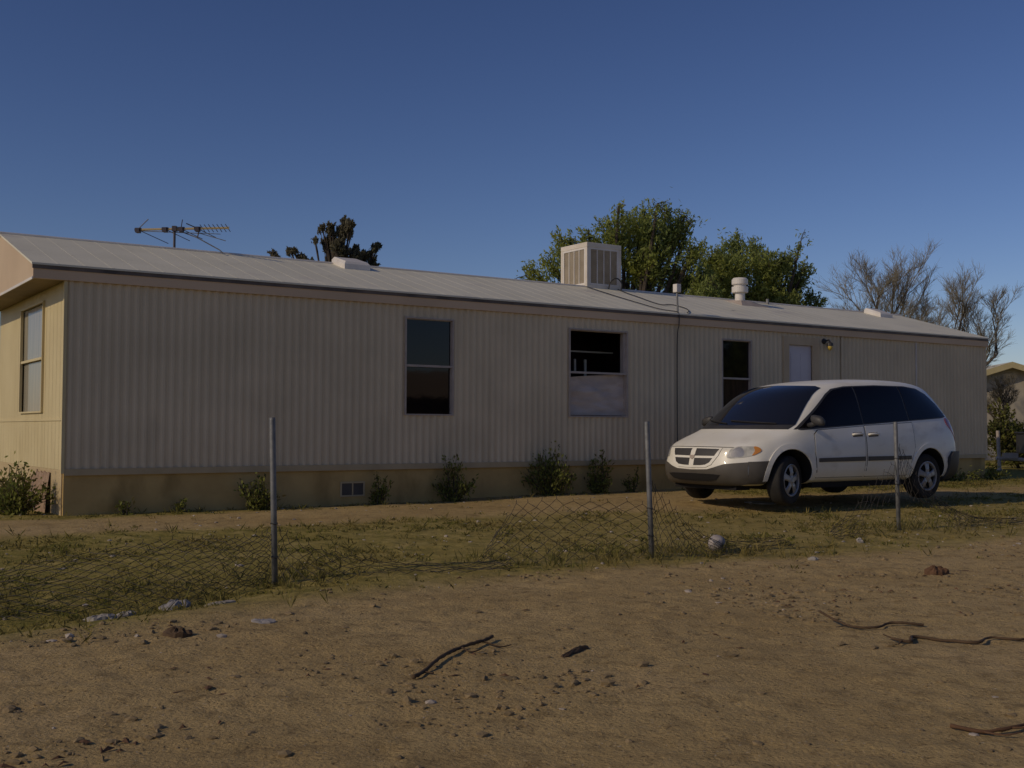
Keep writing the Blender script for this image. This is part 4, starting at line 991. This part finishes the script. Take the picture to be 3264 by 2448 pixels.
LA = [(1528,585,40),(1515,650,60),(1395,448,30),(1345,455,26),(1440,452,28),(1490,475,26),(1265,505,30),(1150,590,30),(1135,600,18),(1210,500,26),(1395,492,58),(1325,500,52),(1455,492,56),(1500,530,40),(1272,535,44),(1232,508,30),(1215,530,34),(1182,565,34),(1158,596,24),(1400,560,75),(1475,585,60),(1300,590,60),(1520,610,40),(1380,660,70),(1250,650,60),(1480,680,60),(1365,450,26),(1415,445,24),(1480,462,24),(1330,455,20)]
lobe_tree('mesquite_tree', 'large dense green tree behind the roof cooler', 'tree', (3.4,d,0), lobes_px(LA,d), 1700, 28, .13, .042, [M['mesquite'],M['mesquite2']], M['bark'], .22, 'trees behind the mobile home', .72)
d = 37
LB = [(1535,560,44),(1545,610,50),(1690,610,42),(1700,655,46),(1650,545,34),(1685,560,34),(1535,600,45),(1780,640,26),(1745,570,26),(1598,512,34),(1560,545,36),(1635,525,34),(1580,580,55),(1660,570,50),(1712,548,26),(1735,590,36),(1640,630,60),(1725,640,46),(1560,650,45),(1768,625,26),(1690,680,60),(1605,490,18),(1722,530,14)]
lobe_tree('mesquite_tree', 'rounded green tree behind the white vent stack', 'tree', (8.2,d,0), lobes_px(LB,d), 1500, 28, .13, .042, [M['mesquite2'],M['mesquite']], M['bark'], .2, 'trees behind the mobile home', .72)
d = 38
LP = [(740,478,13),(756,483,11),(716,491,14),(694,489,9),(742,500,18),(708,519,17),(678,517,8),(734,535,20),(757,531,13),(783,547,16),(803,531,11),(812,525,8),(803,563,13),(766,558,20),(710,556,14),(624,535,9),(644,548,12),(617,534,7),(666,556,9),(586,546,9),(590,552,9),(730,558,20),(740,610,40),(650,600,25),(790,600,25)]
lobe_tree('pine_tree', 'dark clumpy pine tree rising behind the roof near the antenna', 'tree', (px(735,900,d)[0],d,0), lobes_px([(x,y,r*1.22) for x,y,r in LP],d,.5), 1300, 34, .13, .045, [M['pine'],M['pine']], M['bark'], .16, 'trees behind the mobile home', .16, .1)
# bare trees
def bare_tree(name, label, base, limbs, seed, height, twigs=4, group='trees behind the mobile home'):
    rg = random.Random(seed); base = Vector(base); t = thing(name, label, 'tree', base, 0, group)
    tb = MB(); tw = MB()
    def grow(p, d, ln, r, lev):
        n = 3; pts = [p]; dd = d.copy()
        for i in range(n):
            dd = (dd+Vector((rg.gauss(0,.13),rg.gauss(0,.13),rg.gauss(0,.08)+.05))).normalized(); pts.append(pts[-1]+dd*ln/n)
        (tb if lev < 2 else tw).tube(pts, [r,r*.85,r*.72,r*.6], 6 if lev < 2 else 3, cap=False)
        if lev >= twigs: return
        k = {0:5,1:5,2:6,3:9}.get(lev,4)
        for i in range(k):
            f = rg.uniform(.35,1) if i else 1
            q = pts[min(int(f*n),n-1)].lerp(pts[min(int(f*n)+1,n)], f*n-int(f*n)) if f < 1 else pts[-1]
            sp = .38 if lev < 2 else .5
            nd = (dd+Vector((rg.gauss(0,sp),rg.gauss(0,sp),rg.gauss(.12,sp*.6)))).normalized()
            grow(q, nd, ln*rg.uniform(.48,.68), r*.52, lev+1)
    for (dx,dz,ln,r) in limbs:
        st_ = Vector((0,0,height)); grow(st_, Vector((dx,rg.uniform(-.35,.35),dz)).normalized(), ln, r, 0)
    tb.tube([Vector((0,0,-.1)),Vector((.04,0,height*.5)),Vector((0,0,height+.05))], [.17,.14,.11], 8)
    tb.build('trunk', M['bark'], t, fix=False); tw.build('twigs', M['twig'], t, fix=False)
    return t
bare_tree('bare_tree', 'bare grey branching tree behind the right part of the roof', (px(1895,900,34)[0],34,0), [(-.35,1,1.95,.045),(.05,1,2.1,.045),(.5,1,2.0,.045),(-.75,.9,1.5,.04),(.95,.8,1.9,.04),(.25,1,2.0,.045)], 4, 2.5)
bare_tree('bare_tree', 'slim bare tree standing behind the right end of the roof', (px(2052,900,32)[0],32,0), [(.1,1,1.9,.045),(.75,1,1.8,.045),(-.25,1,1.4,.035),(.9,.7,1.2,.03),(.4,1,1.7,.035)], 9, 2.0)
bare_tree('bare_tree', 'bare straggly tree filling the gap beside the mobile home and the neighbour house', (px(2165,900,35)[0],35,0), [(-.3,.9,.8,.03),(.3,.8,.8,.03),(-.8,.6,.7,.03),(.1,1,.8,.03)], 15, 1.3)
bare_tree('bare_tree', 'thin brushy tree between the green crowns and the bare trees', (px(1805,900,36)[0],36,0), [(-.1,1,1.1,.035),(.2,1,1.15,.035),(.45,1,.95,.03),(-.4,1,.8,.03)], 21, 2.4)
# shrubs against the skirting
def shrub(label, x, y, w, h, n, mats, name='shrub', group='shrubs along the skirting', ll=.055, lw=.016, stem=True, spread=.5):
    z = h1(x,y); t = thing(name, label, 'shrub', (x,y,z), 0, group)
    sb = MB(); Cs = []; Ds = []
    ns = max(7, int(n/45))
    for i in range(ns):
        a = random.uniform(0,6.28); rr = random.random()**.7; tip = Vector((math.cos(a)*w*.5*rr, math.sin(a)*w*.28*rr, h*(1-.55*rr*rr)*random.uniform(.4,1.2)))
        b0 = Vector((math.cos(a)*.04,math.sin(a)*.04,-.02)); mid = b0.lerp(tip,.5)+Vector((random.gauss(0,.03),random.gauss(0,.02),.02))
        sb.tube(spl([b0,mid,tip],3), [.006]*4+[.004]*2+[.002], 4, cap=False)
        for k in range(n//ns):
            f = random.random()**.7; p = b0.lerp(mid,f*2) if f < .5 else mid.lerp(tip,(f-.5)*2)
            s = .045*max(w,.35)+.02
            Cs.append((p.x+random.gauss(0,s*.8),p.y+random.gauss(0,s*.6),max(.01,p.z+random.gauss(0,s*.7)))); Ds.append((tip.x+random.gauss(0,.3),tip.y+random.gauss(0,.3),h*.7+random.gauss(0,.3)))
    sb.build('stems', M['bark'], t, fix=False); C = np.array(Cs); k = len(C); sc = rng.uniform(.6,1.4,k)
    leaves_np('foliage', C, np.array(Ds), ll*sc, lw*sc*1.6, mats, t, (rng.random(k) < .3)*(len(mats)-1)); return t
GM = [M['shrub'],M['shrub_dry']]
def at_wall(u, out=.22): p = W(u,-out,0); return p[0], p[1]
shrub('feathery green shrub behind the leftmost fence post', *at_wall(2.35), .62, .46, 900, GM)
shrub('leaning weed shrub beside the skirting vent', *at_wall(4.12,.2), .42, .40, 420, GM)
shrub('tall wispy shrub below the dark left window', *at_wall(5.3), .72, .62, 900, GM)
shrub('widest bushy shrub on the skirting below the open window', *at_wall(7.0), 1.05, .66, 1700, GM)
shrub('compact dark shrub right of the widest bushy one', *at_wall(7.95), .56, .56, 900, GM)
shrub('thin sprig of weed left of the middle fence post', *at_wall(8.62), .30, .40, 200, GM)
shrub('tiny weed tuft at the left foot of the skirting', *at_wall(.72,.12), .22, .18, 110, GM)
shrub('tiny weed tuft between the corner and the leftmost post', *at_wall(1.42,.12), .22, .16, 110, GM)
p = W(-.42,.45,0); shrub('thick green bush at the sunlit corner of the mobile home', p[0], p[1], .95, .58, 1700, GM)
p = W(-.6,1.6,0); shrub('olive bush at the far left edge by the broken skirting', p[0], p[1], 1.3, .52, 1500, GM)
p = W(17.0,-.25,0); shrub('low ragged weeds behind the rear of the minivan', p[0], p[1], 1.2, .32, 700, GM)
p = W(18.2,-.25,0); shrub('low weeds at the right corner of the skirting', p[0], p[1], .9, .26, 500, GM)
# weeds on the yard: uncountable
def weeds():
    n = 130000; xs = rng.uniform(-9,16,n); ys = rng.uniform(5.2,24,n)
    s, t = st(xs,ys); ok = (np.abs(xs) < ys*.52+.6) & (s < 6.0)
    dens = weed_amount(xs,ys)*(.25+.75*sst(-.1,.9,s-edge_s(t)))*(.12+.88*sst(-.02,.14,fbm(xs,ys,2.0,3,41)))
    edge = .05*(s > edge_s(t)-.9)*(s < 5.5)*(fbm(xs,ys,1.4,2,44) > .12)
    k = ok & (rng.random(n) < np.maximum(dens, edge)*.75); xs, ys = xs[k], ys[k]; zs = H(xs,ys); m_ = len(xs)
    C=[];D=[];L_=[];Wd=[]
    for x,y,z in zip(xs,ys,zs):
        hh = rng.uniform(.014,.05) if rng.random() < .88 else rng.uniform(.05,.12)
        for i in range(rng.integers(4,9)):
            a = rng.uniform(0,6.28); le = rng.uniform(.3,2.6); d_ = np.array([math.cos(a)*le,math.sin(a)*le,1.0]); d_ /= np.linalg.norm(d_)
            l = hh*rng.uniform(.7,1.4); o_ = rng.normal(0,.022,2)
            C.append((x+o_[0]+d_[0]*l*.5, y+o_[1]+d_[1]*l*.5, z+d_[2]*l*.5-.004)); D.append(d_); L_.append(l); Wd.append(rng.uniform(.006,.016))
    for (qx,qy,sp_,nn) in ((-1.83,8.79,.35,60),(1.25,10.12,.35,60),(4.31,12.62,.4,60),(-2.9,8.0,.9,120),(.4,9.7,.5,90),(1.9,10.5,.5,80),(5.0,12.8,.7,90)):
        for _ in range(nn):
            x = qx+rng.normal(0,sp_); y = qy+rng.normal(0,sp_*.5); z = h1(x,y); hh = rng.uniform(.05,.17)
            for i in range(5):
                a = rng.uniform(0,6.28); le = rng.uniform(.15,1.0); d_ = np.array([math.cos(a)*le,math.sin(a)*le,1.0]); d_ /= np.linalg.norm(d_); l = hh*rng.uniform(.6,1.3)
                C.append((x+d_[0]*l*.5,y+d_[1]*l*.5,z+d_[2]*l*.5)); D.append(d_); L_.append(l); Wd.append(rng.uniform(.004,.009))
    C=np.array(C); o_ = leaves_np('weeds', C, np.array(D), np.array(L_), np.array(Wd), [M['weed'],M['shrub_dry']], None, rng.random(len(C)) < .4)
    tag(o_, kind='stuff')
weeds()

# ------------------------------------------------------------------ right edge: neighbour house, bush, trailer
nh = thing('neighbour_house', 'pale gabled neighbour house at the right edge', 'house', (16.95,38.5,0), R(-6))
gw, ez, pz, dp = 2.55, 2.55, 3.42, 9
m = MB(); pr = [(-gw,-.1),(gw,-.1),(gw,ez),(0,pz-.06),(-gw,ez)]
vs = [(x,0,z) for x,z in pr]+[(x,dp,z) for x,z in pr]
m.add(vs, [(0,1,2,3,4),(9,8,7,6,5)]+[(i,(i+1)%5,5+(i+1)%5,5+i) for i in range(5) if i not in (2,3)]); m.build('wall', M['house_far'], nh)
m = MB()
for s_ in (-1,1):
    x1, z1 = s_*(gw+.35), ez-.06
    m.add([(0,-.4,pz),(x1,-.4,z1),(x1,dp+.4,z1),(0,dp+.4,pz),(0,-.4,pz+.06),(x1,-.4,z1+.06),(x1,dp+.4,z1+.06),(0,dp+.4,pz+.06)], [(0,1,2,3),(4,7,6,5),(0,4,5,1),(1,5,6,2),(2,6,7,3)])
m.build('roof', M['roof'], nh)
m = MB()
for s_ in (-1,1):
    x1, z1 = s_*(gw+.35), ez-.06
    m.add([(0,-.43,pz-.14),(x1,-.43,z1-.14),(x1,-.43,z1+.062),(0,-.43,pz+.062),(0,-.402,pz-.14),(x1,-.402,z1-.14),(x1,-.402,z1+.062),(0,-.402,pz+.062)], [(0,1,2,3),(4,7,6,5),(0,4,5,1),(2,6,7,3)])
m.build('rake_board', M['trim_far'], nh)
lobe_tree('dark_shrub', 'dark dense bush between the mobile home and the neighbour house', 'bush', (13.6,30.5,0), [(13.15,30.3,1.1,.7,.8),(13.2,30.5,1.6,.4,.5),(14.0,30.7,1.0,.7,.6),(13.3,30.2,.6,.8,.6),(14.6,30.6,.8,.7,.6),(14.2,30.3,.5,.8,.5)], 420, 26, .10, .045, [M['shrub_dry'],M['shrub']], M['bark'], .06, None, .25, .2, .3)
tr = thing('utility_trailer', 'small pale metal trailer with black box at the right edge', 'trailer', (12.3,28.6,h1(12.3,28.6)), R(-8))
m = MB(); m.tube([(.03,0,.0),(.03,0,.05),(.0,0,1.0)],.045,10); m.lathe([(.09,0),(.09,.02),(.03,.03)],(.03,0,0),12); m.build('jack_stand', M['frame'], tr)
m = MB(); m.tube([(-.05,0,.30),(.35,0,.29),(1.6,-.35,.17),(2.6,-.35,.17)],.05,8); m.tube([(.35,.02,.29),(1.6,.4,.17),(2.6,.4,.17)],.05,8); m.box((.12,-.09,.30),(.46,.09,.44)); m.build('tongue_frame', M['frame'], tr)
m = MB(); m.box((.62,-.55,.42),(2.7,.65,.92)); m.box((.58,-.58,.921),(2.74,.68,.97)); bevel(m.build('cargo_box', M['black_metal'], tr), .02)
for sy in (-.75,.85):
    m = MB(); m.lathe([(.14,-.08),(.26,-.09),(.28,-.05),(.28,.05),(.26,.09),(.14,.08)],(1.9,sy,.27),24,'y'); wh = m.build('wheel', M['black'], tr, smooth=True)
    m = MB(); m.lathe([(.0,.085),(.13,.08),(.14,.06),(.14,-.06),(.13,-.08),(0,-.085)],(1.9,sy,.27),20,'y'); m.build('rim', M['rim'], wh)

# house and trees across the road: out of frame on the right, seen as reflections in the windows and the tinted glass
oh = thing('neighbour_house', 'low dark roofed house across the road, reflected in the left window', 'house', (19.5,6.2,0), R(62))
m = MB(); m.box((-5,-3,-.1),(5,3,2.2)); m.build('wall', M['stick'], oh)
m = MB(); pr = [(-3.4,2.15),(3.4,2.15),(0,3.15)]
m.add([(-5.4,y,z) for y,z in pr]+[(5.4,y,z) for y,z in pr], [(0,1,2),(5,4,3),(0,3,4,1),(1,4,5,2),(2,5,3,0)]); m.build('roof', M['fascia'], oh)
for (bx_,by_,hh,lb) in ((24.5,9.2,5.6,'spreading dark tree across the road, reflected in the left window'),(27.0,14.5,6.2,'broad dark tree across the road, reflected in the minivan glass'),(24.0,-1.5,5.2,'squat dark tree across the road beyond the dark roofed house')):
    lobe_tree('roadside_tree', lb, 'tree', (bx_,by_,0), [(bx_,by_,hh*.72,1.7,hh*.25),(bx_-.9,by_+1.2,hh*.55,1.5,hh*.25),(bx_+.8,by_-1.3,hh*.5,1.6,hh*.25),(bx_,by_,hh*.32,1.7,hh*.25)], 420, 22, .26, .12, [M['mesquite2'],M['mesquite']], M['bark'], .2, 'trees across the road', .5)
# ------------------------------------------------------------------ camera, light
cam = bpy.data.cameras.new('camera'); co = bpy.data.objects.new('camera', cam); COL.objects.link(co)
cam.sensor_width = 36; cam.lens = 36*2438.6/2212; cam.clip_start = .05; cam.clip_end = 8000
co.location = (0,0,1.15)
co.rotation_euler = (Matrix.Rotation(math.pi/2+.040, 4, 'X') @ Matrix.Rotation(.0031, 4, 'Z')).to_euler()
scene.camera = co
EL = R(29); behind = R(4)
hx_, hy_ = -math.cos(TH)*math.cos(behind)-math.sin(TH)*math.sin(behind), -math.sin(TH)*math.cos(behind)+math.cos(TH)*math.sin(behind)
sd_ = Vector((hx_*math.cos(EL), hy_*math.cos(EL), math.sin(EL)))
sun = bpy.data.lights.new('sun', 'SUN'); sun.energy = 3.3; sun.angle = R(.6); sun.color = (1,.82,.57)
so = bpy.data.objects.new('sun', sun); COL.objects.link(so); so.rotation_euler = sd_.to_track_quat('Z','Y').to_euler(); so.location = (-20,-10,20)
w = bpy.data.worlds.new('World'); scene.world = w; w.use_nodes = True; nt = w.node_tree
sky = nt.nodes.new('ShaderNodeTexSky'); sky.sky_type = 'NISHITA'; sky.sun_disc = False; sky.sun_elevation = EL; sky.sun_rotation = math.atan2(sd_.x, sd_.y)
sky.air_density = 1.0; sky.dust_density = .4; sky.ozone_density = 3.0; sky.altitude = 300
bg = nt.nodes['Background']; bg.inputs[1].default_value = .056
gm = nt.nodes.new('ShaderNodeGamma'); gm.inputs[1].default_value = 1.38
tn = nt.nodes.new('ShaderNodeMix'); tn.data_type = 'RGBA'; tn.blend_type = 'MULTIPLY'; tn.inputs[0].default_value = 1; tn.inputs[7].default_value = (1.10,.965,1.10,1)
nt.links.new(sky.outputs[0], gm.inputs[0]); nt.links.new(gm.outputs[0], tn.inputs[6]); nt.links.new(tn.outputs[2], bg.inputs[0])
scene.view_settings.view_transform = 'Standard'; scene.view_settings.look = 'None'; scene.view_settings.exposure = -1.0; scene.view_settings.gamma = 1
